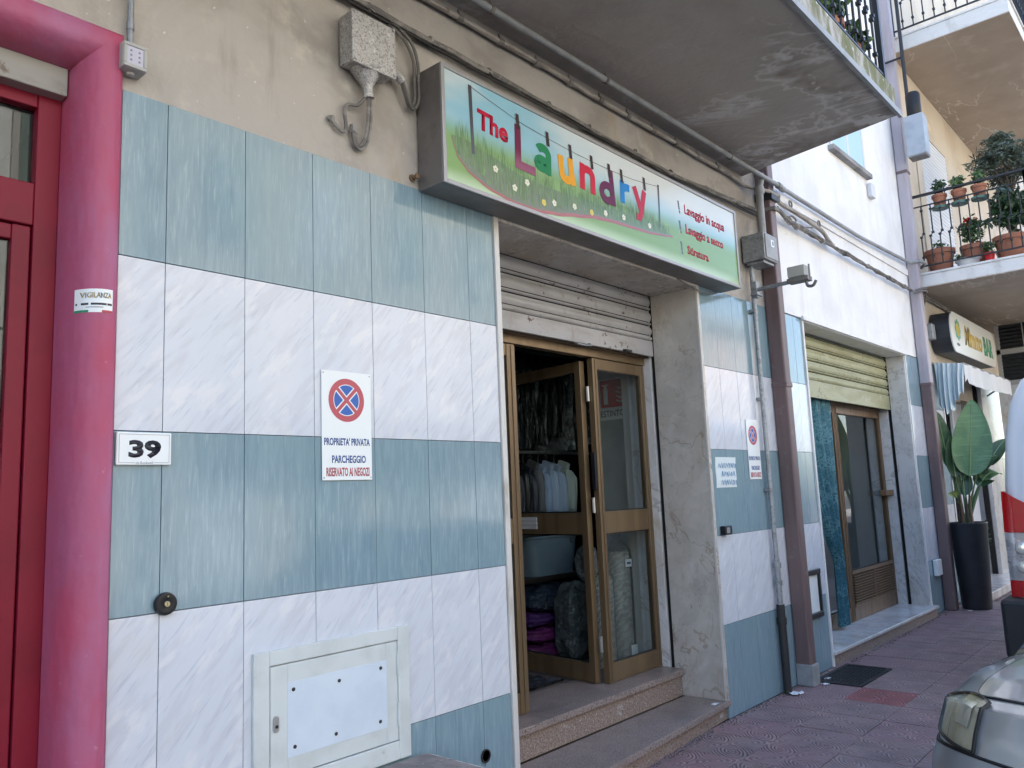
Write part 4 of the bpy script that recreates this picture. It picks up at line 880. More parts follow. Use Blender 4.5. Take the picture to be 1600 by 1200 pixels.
B().box(-.190, -.108, -.065, .004, 3.035, 3.128).build('housing', 'switch_grey', sw, bevel=.005)
f = B(); f.box(-.188, -.110, -.071, -.0655, 3.037, 3.050); f.box(-.188, -.110, -.071, -.0655, 3.114, 3.126); f.box(-.188, -.177, -.071, -.0655, 3.05, 3.114); f.box(-.121, -.110, -.071, -.0655, 3.05, 3.114); f.build('cover_frame', 'switch_grey', sw, bevel=.002)
B().box(-.177, -.121, -.067, -.0655, 3.05, 3.114).build('cover_window', 'switch_window', sw)
for i in range(3):
    for j in range(2): B().lathe([(.004, 0), (.004, -.001)], (-.163+j*.028, -.0672, 3.065+i*.017), 8, 'Y').build('socket_hole', 'ink_grey', sw)
B().lathe([(.013, 3.0355), (.013, 3.027), (.009, 3.025)], (-.15, -.03, 0), 12).build('gland', 'switch_grey', sw)
tag(B().tube([(-.149, -.02, 3.125), (-.149, -.02, 3.22), (-.149, -.02, 4.04)], .011, 10).tube([(-.149, -.02, 3.20), (-.149, -.02, 3.225)], .0135, 10).build('conduit', 'galvanised', org=(-.149, -.02, 3.125), smooth=True), 'thin grey conduit rising from the socket box at the portal', 'conduit')
# big cast junction box
jb = thing('junction_box', 'large speckled cast metal junction box with cone outlets beside the sign', 'junction box', (.85, 0, 3.38))
B().prism([(.747, -.005, 3.42), (.985, -.005, 3.42), (.985, -.005, 3.655), (.747, -.005, 3.655)], (0, -.095, 0)).build('body', 'speckled_metal', jb, bevel=.014)
B().box(.738, .982, -.118, -.102, 3.405, 3.650).build('lid', 'speckled_metal', jb, bevel=.007)
for x, z in ((.752, 3.42), (.968, 3.42), (.752, 3.636), (.968, 3.636)): B().lathe([(.007, 0), (.007, -.006)], (x, -.118, z), 8, 'Y').build('lid_bolt', 'speckled_metal', jb)
def cone(c0, c1, r0, r1): return B().tube([c0, Vector(c0).lerp(Vector(c1), .75), c1, Vector(c1)+(Vector(c1)-Vector(c0)).normalized()*.03], [r0, r1*1.15, r1, r1*1.15], 14)
cone((.86, -.055, 3.43), (.872, -.05, 3.335), .075, .022).build('outlet_cone', 'speckled_metal', jb, smooth=True)
cone((.975, -.055, 3.50), (1.045, -.05, 3.475), .04, .02).build('outlet_cone', 'speckled_metal', jb, smooth=True)
def cable(label, paths, mat='cable_grey', seg=6, name='cable_bundle', cat='cable', clips=(), clipmat='clip_pale', group=None):
    o = Vector(paths[0][0][0])
    t = thing(name, label, cat, o, group)
    for pts, r in paths: B().tube(pts, r, seg).build('cable', mat, t, smooth=True)
    for c, rad in clips: B().lathe([(rad, -.007), (rad, .007)], c, 8, 'X').tube([Vector(c)+Vector((0, -rad*.7, -rad*.7)), Vector(c)+Vector((.01, -rad*1.3, -rad*1.6))], .003, 4).build('clip', clipmat, t)
    return t
cable('looped grey cables hanging from the cast junction box', [
    (smooth_path([(.872, -.05, 3.31), (.874, -.045, 3.22), (.868, -.03, 3.13), (.848, -.02, 3.085), (.825, -.02, 3.10), (.815, -.02, 3.14), (.80, -.02, 3.17)], 4), .0085),
    (smooth_path([(.884, -.05, 3.31), (.889, -.045, 3.22), (.882, -.03, 3.115), (.852, -.02, 3.068), (.818, -.02, 3.085), (.806, -.02, 3.14)], 4), .0085),
    (smooth_path([(.862, -.05, 3.31), (.83, -.03, 3.265), (.785, -.02, 3.255), (.765, -.02, 3.22), (.772, -.02, 3.15), (.755, -.02, 3.12), (.72, -.015, 3.14)], 4), .008),
    (smooth_path([(.72, -.015, 3.14), (.70, -.02, 3.152), (.705, -.015, 3.17), (.69, 0.0, 3.165)], 3), .011)], clips=[((.805, -.02, 3.15), .018)])
cable('grey cable loop between the junction box and the overhead cables', [
    (smooth_path([(1.07, -.045, 3.465), (1.10, -.04, 3.40), (1.13, -.03, 3.365), (1.165, -.03, 3.40), (1.168, -.03, 3.50), (1.165, -.03, 3.60), (1.12, -.03, 3.68), (1.02, -.03, 3.735)], 5), .008),
    (smooth_path([(1.07, -.05, 3.475), (1.11, -.05, 3.385), (1.145, -.04, 3.352), (1.182, -.04, 3.40), (1.184, -.04, 3.50), (1.18, -.04, 3.61), (1.13, -.04, 3.70), (1.0, -.035, 3.752)], 5), .008)])
bp = []
for k in range(6):
    bp.append((wig((-1.2, -.02-.012*(k % 3), 3.785+.024*(k//3)-.006*k), (2.4, -.02-.012*(k % 3), 3.742+.024*(k//3)-.006*k), 22, .005, k)
        + wig((2.5, -.02-.012*(k % 3), 3.738+.024*(k//3)-.006*k), (3.5, -.022-.012*(k % 3), 3.708+.024*(k//3)-.005*k), 8, .005, k+10)
        + wig((3.62, -.022-.012*(k % 3), 3.708+.022*(k//3)-.004*k), (4.94, -.03-.011*(k % 3), 3.775+.02*(k//3)-.003*k), 9, .004, k+20)
        + wig((5.0, -.14-.006*(k % 3), 3.79+.013*(k//3)), (5.15, -.13-.006*(k % 3), 3.80+.012*(k//3)), 2, 0, k)
        + wig((5.5, -.05-.011*(k % 3), 3.815+.012*(k//3)), (9.2, -.04-.011*(k % 3), 3.80+.012*(k//3)), 26, .008, k+30), .0105 if k % 2 else .008))
cl = [((x+.07*math.sin(x*7), -.035, 3.785-.012*(x+1.2) if x < 3.5 else 3.715+.045*(x-3.5)), .021) for x in (-.4, .1, .55, .9, 1.22, 1.72, 2.15, 2.62, 3.05, 3.55, 4.05, 4.5)] + [((x, -.055, 3.812), .026) for x in (5.7, 6.3, 6.9, 7.6, 8.3, 8.9)]
cable('bundle of grey and black cables running along the wall above the sign', bp, clips=cl, cat='cable')
cable('black cables running just under the bundle above the sign', [(wig((-1.2, -.03, 3.765), (2.4, -.03, 3.715), 20, .003, 50)+wig((2.5, -.03, 3.712), (4.94, -.035, 3.74), 14, .004, 51), .004), (wig((-1.2, -.045, 3.758), (2.4, -.045, 3.705), 20, .003, 52)+wig((2.5, -.045, 3.70), (4.94, -.04, 3.725), 14, .004, 53), .0035)], mat='cable_black', cat='cable')
cable('dark cables running on under the second balcony above the bar sign', [(smooth_path([(9.22, -.06, 3.80), (9.27, -.15, 3.83), (9.45, -.15, 3.85), (9.6, -.05, 3.84), (10.2, -.03, 3.85), (11.2, -.03, 3.84), (12.4, -.03, 3.85), (13.2, -.03, 3.85)], 5), .014), (smooth_path([(9.22, -.07, 3.78), (9.27, -.16, 3.80), (9.45, -.16, 3.81), (9.6, -.05, 3.80), (10.2, -.03, 3.82), (11.2, -.03, 3.815), (13.2, -.03, 3.825)], 5), .012), (smooth_path([(9.50, -.12, 3.84), (9.62, -.10, 3.78), (9.70, -.03, 3.62), (9.80, -.03, 3.45)], 4), .010), (smooth_path([(9.66, -.02, 3.75), (9.68, -.02, 3.3), (9.66, -.02, 3.05), (9.70, -.02, 2.98)], 4), .009)])
cable('thin wire sagging under the right end of the sign', [(smooth_path([(3.55, -.02, 2.965), (3.75, -.03, 2.93), (3.95, -.03, 2.92), (4.12, -.02, 2.955)], 4), .004)])
bt = thing('wall_bolt', 'small rusty bolt in the plaster just left of the sign', 'bolt', (1.165, 0, 3.03))
B().lathe([(.018, .004), (.018, -.003), (.008, -.003), (.008, -.03)], (1.165, 0, 3.03), 10, 'Y').build('shank', 'stalk_dry', bt); B().lathe([(.014, -.03), (.014, -.04)], (1.165, 0, 3.03), 6, 'Y').build('nut', 'stalk_dry', bt)
uc = thing('conduit', 'dirty pale conduit with clips along the top of the wall under the balcony', 'conduit', (1, -.03, 3.95))
B().tube(wig((-2, -.028, 3.965), (4.5, -.028, 3.975), 24, .004, 60)+[Vector((4.75, -.03, 3.95)), Vector((4.97, -.14, 3.93)), Vector((5.12, -.14, 3.93))], .015, 8).build('tube', 'grey_conduit_dirty', uc, smooth=True)
for x in [i*.31-1.3 for i in range(19)]: B().lathe([(.021, -.018), (.021, .018)], (x, -.028, 3.97), 10, 'X').tube([(x, -.028, 3.985), (x, -.02, 4.02)], .006, 5).build('clip', 'cable_grey', uc)
uc2 = thing('conduit', 'dark bent conduit leaving the brown downpipe and dropping into the cables', 'conduit', (5.15, -.05, 3.93))
B().tube(smooth_path([(5.13, -.14, 3.93), (5.35, -.06, 3.95), (5.7, -.05, 3.955), (6.05, -.05, 3.94), (6.35, -.05, 3.92), (6.5, -.05, 3.86), (6.6, -.055, 3.825)], 4), .02, 8).build('tube', 'grey_conduit_dirty', uc2, smooth=True)
for x, z in ((5.62, 3.985), (6.28, 3.955)): B().tube([(x+.03*math.cos(a*.63), -.05, z+.025+.03*math.sin(a*.63)) for a in range(11)], .008, 5).build('ring_clip', 'cable_grey', uc2)
cable('thin twisted wires between the downpipe and the cable bundle', [(smooth_path([(5.13, -.13, 3.84), (5.4, -.06, 3.86), (5.58, -.05, 3.87), (5.65, -.05, 3.83), (5.8, -.05, 3.84), (6.1, -.05, 3.90)], 4), .007), (smooth_path([(5.13, -.13, 3.81), (5.5, -.06, 3.80), (5.62, -.05, 3.83), (5.72, -.05, 3.88), (5.62, -.05, 3.90), (5.55, -.05, 3.85), (5.65, -.05, 3.80)], 4), .008)])
gp = thing('grey_pipe', 'straight grey pipe running under the balcony and on along the white wall', 'pipe', (1, -.15, 4.0))
B().tube([(-2, -.15, 4.015), (2, -.15, 4.015), (4.85, -.155, 4.012), (5.12, -.16, 4.012), (5.2, -.155, 4.02), (5.42, -.06, 4.10), (5.55, -.05, 4.115), (7.4, -.05, 4.105), (9.2, -.05, 4.17), (9.28, -.09, 4.175), (9.30, -.15, 4.18), (9.42, -.17, 4.18), (9.5, -.16, 4.17), (9.56, -.10, 4.15)], .020, 12).build('tube', 'grey_pvc', gp, smooth=True)
for p in ((5.12, -.16, 4.012), (5.44, -.06, 4.10)): B().lathe([(.026, -.03), (.028, -.015), (.028, .015), (.026, .03)], p, 12, 'X').build('coupling', 'grey_pvc', gp, smooth=True)
for x in (.2, 1.6, 2.62, 4.25): B().lathe([(.025, -.01), (.025, .01)], (x, -.15, 4.014), 10, 'X').tube([(x, -.15, 4.03), (x, -.15, 4.054)], .008, 6).build('clip', 'cable_grey', gp)
# meter box, conduit and arm
mbx = thing('meter_box', 'grey metal box on the conduit at the right end of the sign', 'electrical box', (4.75, -.1, 3.27))
B().box(4.635, 4.875, -.195, -.01, 3.285, 3.502).build('housing', 'galvanised', mbx, bevel=.006)
B().box(4.650, 4.865, -.203, -.1955, 3.297, 3.490).build('front_plate', 'grey_pvc', mbx, bevel=.003)
B().box(4.75, 4.80, -.2045, -.2032, 3.40, 3.455).build('warning_label', 'plate_white', mbx); B().box(4.77, 4.79, -.2052, -.2047, 3.41, 3.445).build('warning_mark', 'ink_black', mbx)
B().box(4.66, 4.85, -.17, -.03, 3.262, 3.284).build('bottom_flange', 'galvanised', mbx, bevel=.003)
up = tag(B().tube([(4.80, -.12, 3.50), (4.80, -.12, 3.80), (4.81, -.12, 3.90)], .030, 12).lathe([(.037, -.03), (.04, 0), (.037, .03)], (4.81, -.12, 3.90), 12).tube([(4.81, -.12, 3.90), (4.84, -.13, 4.0), (4.84, -.13, 4.05)], .024, 10).build('supply_pipe', 'grey_pvc', org=(4.8, -.12, 3.5), smooth=True), 'short vertical pipe between the balcony and the grey meter box', 'pipe')
cd = thing('conduit', 'galvanised conduit down the tiles ending in a black foot pipe', 'conduit', (4.72, -.04, 0))
B().tube([(4.70, -.045, 3.29), (4.71, -.04, 2.6), (4.715, -.04, 1.6), (4.72, -.04, .95)], .018, 10).build('upper_tube', 'galvanised', cd, smooth=True)
B().tube([(4.72, -.04, .98), (4.722, -.04, .62)], .022, 10).lathe([(.03, -.02), (.03, .02)], (4.72, -.04, .93), 10).lathe([(.03, -.02), (.03, .02)], (4.722, -.04, .80), 10).build('sleeve', 'galvanised', cd, smooth=True)
B().tube([(4.722, -.04, .64), (4.722, -.042, .0)], .030, 12).lathe([(.037, -.025), (.037, .025)], (4.722, -.04, .52), 12).build('foot_pipe', 'black_rubber', cd, smooth=True)
for z in (2.9, 2.2, 1.5): B().box(4.68, 4.745, -.05, -.002, z-.012, z+.012).build('saddle_clip', 'galvanised', cd)
am = thing('floodlight_arm', 'grey bracket arm with a small floodlight reaching over the pavement', 'floodlight', (4.70, -.06, 3.05))
B().box(4.675, 4.73, -.085, -.055, 3.0, 3.13).obox((4.70, -.07, 3.02), (.05, 0, 0), (0, .03, 0), (0, 0, .006)).build('bracket', 'galvanised', am, bevel=.004)
B().tube([(4.70, -.08, 3.065), (4.70, -.37, 3.072)], .016, 8).build('arm', 'galvanised', am, smooth=True)
B().box(4.66, 4.75, -.50, -.335, 3.055, 3.09).build('yoke', 'sign_case', am, bevel=.004)
B().box(4.655, 4.755, -.48, -.345, 3.092, 3.178).build('lamp_housing', 'switch_grey', am, bevel=.008)
B().tube([(4.70, -.50, 3.18), (4.70, -.50, 3.06)], .007, 6).tube(smooth_path([(4.70, -.47, 3.055), (4.70, -.48, 3.015), (4.70, -.52, 3.01), (4.70, -.545, 3.045)], 4), .012, 8).build('cable_loop', 'sign_case', am, smooth=True)
def downpipe(label, x0, x1, zt, mats, cuts):
    t = thing('downpipe', label, 'downpipe', ((x0+x1)/2, -.06, 0), 'boxed downpipes on the front'); z = 0
    for z1, m_ in zip(cuts, mats):
        B().box(x0, x1, -.125, -.004, z+.001, z1).build('pipe_section', m_, t, bevel=.012); z = z1
    for z in cuts[:-1]: B().box(x0-.006, x1+.006, -.131, -.003, z-.02, z+.02).build('joint_collar', mats[0], t, bevel=.006)
    return t
p1 = downpipe('brown boxed downpipe between the meter box and the yellow shutter', 4.99, 5.10, 4.4, ['brown_pipe', 'brown_pipe'], [2.33, 5.2])
B().box(4.982, 5.112, -.137, -.0045, 0.0, .16).build('foot_collar', 'grey_pvc', p1, bevel=.006)
B().box(4.975, 5.115, -.15, -.003, 3.87, 3.95).build('wall_bracket', 'iron_black', p1, bevel=.004)
p2 = downpipe('boxed downpipe brown below and lilac above beside the tall planter', 9.29, 9.43, 9, ['brown_pipe', 'lilac_pipe', 'lilac_pipe'], [2.66, 5.35, 9.5])
# little mailbox frame, sockets
mb = thing('notice_frame', 'narrow black wall frame holding a white sheet beside the yellow shutter shop', 'notice frame', (5.45, 0, .45))
f = B(); f.box(5.30, 5.335, -.03, -.002, .47, .80); f.box(5.545, 5.58, -.03, -.002, .47, .80); f.box(5.30, 5.58, -.034, -.0025, .44, .485); f.box(5.30, 5.58, -.034, -.0025, .785, .83); f.build('frame', 'black_plastic', mb, bevel=.005)
B().box(5.335, 5.545, -.012, -.004, .485, .785).build('sheet', 'plate_white', mb)
tag(B().box(9.0, 9.2, -.05, -.003, .42, .60).build('socket_cover', 'plate_white', org=(9.1, 0, .42), bevel=.008), 'small white socket cover low beside the second downpipe', 'socket')
wsw = tag(B().box(8.05, 8.19, -.05, .003, 4.72, 4.88).build('alarm_box', 'blind_white', org=(8.12, 0, 4.72), bevel=.01), 'small white box under the window sill on the white wall', 'alarm box')
eb2 = thing('cabinet_box', 'grey metal box with a black cylinder hanging from a pole beside the lilac downpipe', 'electrical box', (9.25, -.3, 5.45))
B().box(9.14, 9.34, -.41, -.19, 5.46, 5.98).build('housing', 'grey_box', eb2, bevel=.012); B().box(9.15, 9.33, -.40, -.2, 5.445, 5.4595).build('base', 'sign_case', eb2)
B().lathe([(.075, 5.98), (.085, 6.0), (.085, 6.26), (.07, 6.29)], (9.24, -.30, 0), 16).build('cylinder', 'black_plastic', eb2, smooth=True)
B().tube([(9.24, -.24, 6.28), (9.24, -.24, 8.4)], .022, 8).tube([(9.24, -.24, 6.8), (9.24, .0, 6.8)], .014, 6).tube([(9.24, -.24, 8.0), (9.24, .0, 8.0)], .014, 6).build('pole', 'iron_black', eb2)
# block of stone at the foot of the wall, grate, litter
lg = thing('stone_ledge', 'worn low stone ledge at the foot of the tiles under the meter cabinet', 'ledge', (.6, -.3, 0))
B().prism([(-.1, -.02, .445), (1.10, -.02, .445), (1.14, -.035, .445), (1.145, -.07, .445), (1.145, -.62, .445), (-.1, -.62, .445)], (0, 0, .036)).build('slab', 'ledge_edge', lg, bevel=.008)
B().prism([(-.09, -.034, .4812), (1.09, -.034, .4812), (1.118, -.05, .4812), (1.124, -.08, .4812), (1.124, -.60, .4812), (-.09, -.60, .4812)], (0, 0, .002)).build('worn_top', 'ledge_stone', lg)
B().box(-.06, 1.11, -.58, -.025, 0, .4445).build('base', 'ledge_stone', lg)
gr = thing('floor_grate', 'dark iron drain cover set in the pavement before the downpipe', 'drain cover', (5.52, -.25, 0))
f = B(); f.box(5.16, 5.88, -.43, -.40, -.01, .009); f.box(5.16, 5.88, -.09, -.06, -.01, .009); f.box(5.16, 5.19, -.40, -.09, -.01, .009); f.box(5.85, 5.88, -.40, -.09, -.01, .009); f.build('frame', 'iron_grate', gr)
B().box(5.19, 5.85, -.40, -.09, -.01, .0035).build('plate', 'iron_grate', gr)
gb = B()
for i in range(19):
    for j in range(9):
        s_ = 1 if (i+j) % 2 else -1; gb.obox((5.215+i*.034, -.38+j*.034, .0055), (.010, .010*s_, 0), (-.0025*s_, .0025, 0), (0, 0, .002))
gb.build('tread_pattern', 'iron_grate', gr)
rl_ = random.Random(5)
for x, y, s_, lab in ((4.72, -.10, .04, 'crumpled white paper at the foot of the black pipe'), (5.12, -.17, .022, 'scrap of white paper by the brown downpipe'), (5.30, -.12, .02, 'scrap of white paper on the drain cover edge'), (3.72, .02, .018, 'scrap of white paper on the lower granite step'), (2.82, -.25, .014, 'scrap of white paper on the pavement before the steps'), (9.35, -.25, .02, 'scrap of white paper by the tall planter')):
    z0 = .123 if x == 3.72 else .002
    bb = B(); bb.grid(lambda u, v: (x+(u-.5)*s_*3, y+(v-.5)*s_*2, z0+abs(rl_.gauss(0, .35))*s_*.5), 5, 4)
    tag(bb.build('paper_scrap', 'litter_white', org=(x, y, z0)), lab, 'litter', 'paper scraps on the ground')
db_ = B(); rd_ = random.Random(77)
for k in range(1500):
    x = rd_.uniform(-.1, 13.0)
    if 1.74 < x < 3.9 or 5.74 < x < 8.81 or 10.2 < x < 13.5: y = -abs(rd_.gauss(0, .025))-(.14-.067*(x-1.75) if x < 4 else .05 if x < 9 else .31)
    else: y = -abs(rd_.gauss(0, .03))-.002
    q = rd_.uniform(.0015, .006); a = rd_.uniform(0, 6.28)
    db_.obox((x, y, q*.35), (q*math.cos(a), q*math.sin(a), 0), (-q*.7*math.sin(a), q*.7*math.cos(a), 0), (0, 0, q*.4))
gd = db_.build('grit', 'street_dust'); gd['kind'] = 'stuff'; tag(gd, 'grit and dust gathered where the walls meet the paving', 'grit')
for x, y, lab in ((4.66, -.05, 'small weed growing at the foot of the conduit'), (8.9, -.10, 'small weed beside the marble step of the second shop'), (5.16, -.06, 'small weed at the foot of the brown downpipe')):
    bb = B()
    for k in range(16):
        a = rl_.uniform(0, 6.28); r_ = rl_.uniform(.02, .07); h = rl_.uniform(.02, .07)
        bb.tri((x-.004, y, 0), (x+.004, y, 0), (x+r_*math.cos(a), y-abs(r_*math.sin(a)), h))
    tag(bb.build('weed', 'weed', org=(x, y, 0)), lab, 'weed', 'weeds along the wall')

# ================================================================== GOODS INSIDE THE LAUNDRY
YR = 1.56
sf = thing('shelf_rack', 'dark shelf unit with hanging rails inside the laundry', 'shelf', (3.9, YR, .29))
B().box(3.36, 5.4, 1.42, 2.0, 1.22, 1.25).build('shelf_board', 'shelf_wood', sf); B().box(3.36, 5.4, 1.44, 2.0, .86, .89).build('shelf_board', 'shelf_wood', sf)
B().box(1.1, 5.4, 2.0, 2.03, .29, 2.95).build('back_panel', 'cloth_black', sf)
for x in (3.36, 5.0): B().box(x, x+.04, 1.9, 2.0, .29, 2.9).build('upright', 'shelf_wood', sf)
for z in (1.88, 2.72): B().tube([(3.36, YR, z), (5.4, YR, z)], .014, 8).build('hanging_rail', 'galvanised', sf)
def garment(x, z, L, mat, label, wrap=False, wd=.44, name='hanging_shirt'):
    """shirt on a hanger seen from the side: shoulders slope from the hook, folds run down"""
    t = thing(name, label, 'garment', (x, YR, z-L), 'clothes hanging in the laundry'); rg_ = random.Random(int(x*1000+z*77)); ph = rg_.uniform(0, 6)
    def fn(u, v):
        a = 2*math.pi*u; yy = math.cos(a); xx = math.sin(a)
        h = v*L; sh = .10 if not wrap else .08
        halfw = wd/2*min(1, .22+h/sh*.8) if h < sh else wd/2*(1+.06*math.sin(h*9+ph))
        th = .022+.02*min(1, h/.25)+.008*math.sin(a*5+ph)*(h/L)
        return (x+xx*th+.012*math.sin(yy*7+ph)*(h/L), YR+yy*halfw, z-.03-h*(1 if h > sh else .9))
    B().grid(fn, 26, 12).build('cloth', mat, t, smooth=True, sharp=60)
    B().tube(smooth_path([(x, YR, z-.02), (x, YR, z+.03), (x, YR-.015, z+.055), (x, YR, z+.07), (x, YR+.016, z+.055)], 3), .003, 5).build('hanger_hook', 'galvanised', t)
    if not wrap:
        B().obox((x, YR-.10, z-.045), (.02, 0, 0), (0, .05, .02), (0, -.012, .03)).build('collar', mat, t, bevel=.008)
        B().tube(smooth_path([(x-.03, YR-.17, z-.10), (x-.045, YR-.20, z-.22), (x-.04, YR-.19, z-.40)], 4), [.03]+[.042]*7+[.034], 8).build('sleeve', mat, t, smooth=True)
for x, m_, lab in ((3.42, 'cloth_navy', 'dark navy jacket leftmost on the lower rail'), (3.51, 'cloth_black', 'black jacket second from left on the lower rail'), (3.60, 'cloth_navy', 'dark garment third from left on the lower rail'), (3.68, 'cloth_grey', 'dark grey garment left of the blue shirts'),
        (3.77, 'shirt_blue', 'light blue shirt beside the dark garments on the lower rail'), (3.87, 'shirt_sky', 'pale sky blue shirt in the middle of the light shirts'), (3.97, 'shirt_sky', 'pale blue shirt behind the sky blue one on the lower rail'), (4.08, 'shirt_pale', 'pale greenish shirt rightmost of the light shirts')):
    garment(x, 1.80+.018*math.sin(x*31), .50+.03*math.sin(x*17), m_, lab)
rg2 = random.Random(8); ORD = ('leftmost', 'second', 'third', 'fourth', 'fifth', 'sixth', 'seventh', 'eighth', 'ninth', 'tenth')
for i in range(9):
    x = 3.40+i*.115
    garment(x, 2.66, rg2.uniform(.60, .74), 'wrap_dark' if i != 6 else 'wrap_grey', (ORD[i]+(' from left' if i else '')+' dark garment in clear plastic on the upper rail' if i != 6 else 'light garment in clear plastic on the upper rail'), True, .46, 'bagged_garment')
tb = thing('plastic_tub', 'grey blue plastic tub under the shelf', 'tub', (3.90, 1.6, .89))
def tubf(u, v): a = 2*math.pi*u; k = .86+.14*v; ex = lambda c: math.copysign(abs(c)**.45, c); return (3.92+.31*k*ex(math.cos(a)), 1.62+.20*k*ex(math.sin(a)), .895+.30*v)
B().grid(tubf, 32, 5).build('wall', 'tub_plastic', tb, smooth=True, solid=.006); B().box(3.68, 4.16, 1.46, 1.78, .893, .90).build('base', 'tub_plastic', tb)
rim = [tubf(i/32, 1) for i in range(33)]; B().tube(rim, .014, 6).build('rim', 'tub_plastic', tb, smooth=True)
B().lathe([(.022, 0), (.022, -.008)], (4.08, 1.415, 1.15), 12, 'Y').build('grip', 'metal_lock', tb)
def cushion(c, sx, sy, sz, seed):
    rr_ = random.Random(seed); p1_, p2_ = rr_.uniform(0, 6), rr_.uniform(0, 6)
    def fn(u, v):
        a = 2*math.pi*u; b_ = math.pi*(v-.5); e = lambda q, k: math.copysign(abs(q)**k, q)
        w_ = 1+.05*math.sin(5*a+p1_)+.05*math.sin(7*b_+p2_+a)
        return (c[0]+sx*w_*e(math.cos(b_), .5)*e(math.cos(a), .6), c[1]+sy*w_*e(math.cos(b_), .5)*e(math.sin(a), .6), c[2]+sz*e(math.sin(b_), .8)*(1+.12*math.sin(3*a+p2_)))
    return B().grid(fn, 36, 16)
for c, s_, m_, lab, sd_ in (((3.68, 1.50, .36), (.30, .22, .068), 'wrap_magenta', 'magenta blanket pack at the bottom of the bagged pile', 1), ((3.66, 1.49, .485), (.30, .22, .062), 'wrap_magenta', 'plum blanket pack second from the bottom of the bagged pile', 2),
        ((3.68, 1.50, .60), (.30, .22, .055), 'wrap_purple', 'purple blanket pack third from the bottom of the bagged pile', 3), ((3.69, 1.46, .745), (.31, .22, .09), 'wrap_navy', 'dark blue bagged duvet on top of the blanket pile', 4)):
    tag(cushion(c, *s_, sd_).build('blanket_pack', m_, org=(c[0], c[1], c[2]-s_[2]), smooth=True, sharp=80), lab, 'blanket', 'bagged blankets')
tag(cushion((3.74, 1.17, .56), .15, .11, .28, 9).build('plastic_bag', 'wrap_grey', org=(3.74, 1.17, .29), smooth=True, sharp=80), 'big grey plastic bag standing before the blanket pile', 'bag')
for (x, y, r_, z1, lab, bag) in ((3.80, .79, .095, 1.10, 'tall rolled patterned carpet with a white tag behind the fixed pane', True), (3.60, .80, .085, .93, 'shorter rolled patterned carpet behind the fixed pane', False)):
    t = thing('carpet_roll', lab, 'carpet', (x, y, .29), 'rolled carpets in the laundry')
    B().lathe([(r_*.3, .291), (r_*.96, .295), (r_, .31), (r_, z1-.02), (r_*.95, z1), (r_*.5, z1-.004), (r_*.1, z1-.01)], (x, y, 0), 28).build('roll', 'carpet_pattern', t, smooth=True)
    B().lathe([(r_+.012, .35), (r_+.008, z1*.6), (r_+.010, z1), (r_*.7, z1+.05), (.02, z1+.09), (.05, z1+.13), (.012, z1+.14)], (x, y, 0), 20).build('plastic_wrap', 'film', t, smooth=True, sharp=80)
    if bag:
        B().box(x-.045, x+.035, y-r_-.016, y-r_-.013, z1-.115, z1-.06).build('tag', 'plate_white', t); B().box(x-.03, x+.02, y-r_-.0175, y-r_-.0165, z1-.095, z1-.08).build('tag_print', 'ink_blue', t)
        B().box(x-.03, x+.05, y-r_-.016, y-r_-.013, .335, .43).build('tag', 'plate_white', t)
tag(cushion((3.52, .86, 1.03), .075, .07, .12, 21).build('plastic_bag', 'wrap_grey', org=(3.52, .86, .91), smooth=True, sharp=80), 'clear plastic bag hung above the shorter carpet roll', 'bag')
fe = thing('fire_extinguisher', 'red fire extinguisher partly hidden behind the carpet rolls', 'extinguisher', (4.0, .98, .55))
B().lathe([(.02, .55), (.05, .56), (.052, .60), (.052, .86), (.035, .92), (.018, .94)], (3.985, .90, 0), 18).build('cylinder', 'extinguisher_red', fe, smooth=True); B().lathe([(.016, .94), (.016, .98)], (3.985, .90, 0), 10).build('valve', 'brass', fe)
es = thing('extinguisher_sign', 'red and white fire extinguisher sign seen through the upper pane', 'sign', (4.045, .86, 2.10))
PX = 4.047; B().box(PX-.003, PX+.001, .645, .95, 2.10, 2.43).build('plate', 'plate_white', es); B().box(PX-.0042, PX-.0032, .66, .935, 2.20, 2.42).build('red_field', 'extinguisher_red', es)
pq = B(); pq.box(PX-.0052, PX-.0044, .865, .905, 2.225, 2.35); pq.box(PX-.0052, PX-.0044, .872, .898, 2.352, 2.372); pq.box(PX-.0052, PX-.0044, .855, .92, 2.374, 2.384); pq.build('extinguisher_symbol', 'plate_white', es)
fl = B()
for k in range(4): fl.tube(smooth_path([(PX-.005, .78, 2.25+k*.035), (PX-.005, .735, 2.235+k*.035), (PX-.005, .69, 2.275+k*.035)], 4), .007, 5)
fl.build('flame_symbol', 'plate_white', es)
es.location.y += .085
text('lettering', 'ESTINTORE', .94, .655, 2.125, 2.175, 0, 'ink_black', es, off=.015, plane='YZ', const=PX-.0035, extr=.0005)
tag(B().grid(lambda u, v: (2.45+.68*u, .80+.6*v, .296+.012*abs(math.sin(u*23+v*9)*math.cos(v*17))), 26, 22).build('plastic_sheet', 'dark_mat', org=(2.8, 1.1, .29), smooth=True), 'crinkled dark plastic sheet on the floor inside the laundry door', 'sheet')
# teal curtain outside the second shop, tied in towards the right at the bottom
def curt(u, v):
    L0 = 5.85+(6.83-5.85)*min(1, (1-v)*1.25)**1.3; R0 = 7.02-.10*(1-v)**.5
    if v < .45: L0 = min(R0-.20, L0+(.45-v)*.10)
    x = L0+(R0-L0)*u
    return (x, .265+.022*math.sin(u*26)+.008*math.sin(u*61+v*5), .16+2.22*v)
ct = thing('door_curtain', 'teal knitted curtain gathered to one side of the second shop door', 'curtain', (6.5, .265, .16))
B().grid(curt, 80, 40).build('cloth', 'curtain_teal', ct, smooth=True, sharp=80, solid=.004)
B().tube([(5.8, .27, 2.385), (7.2, .27, 2.385)], .012, 8).build('curtain_rod', 'brass', ct)

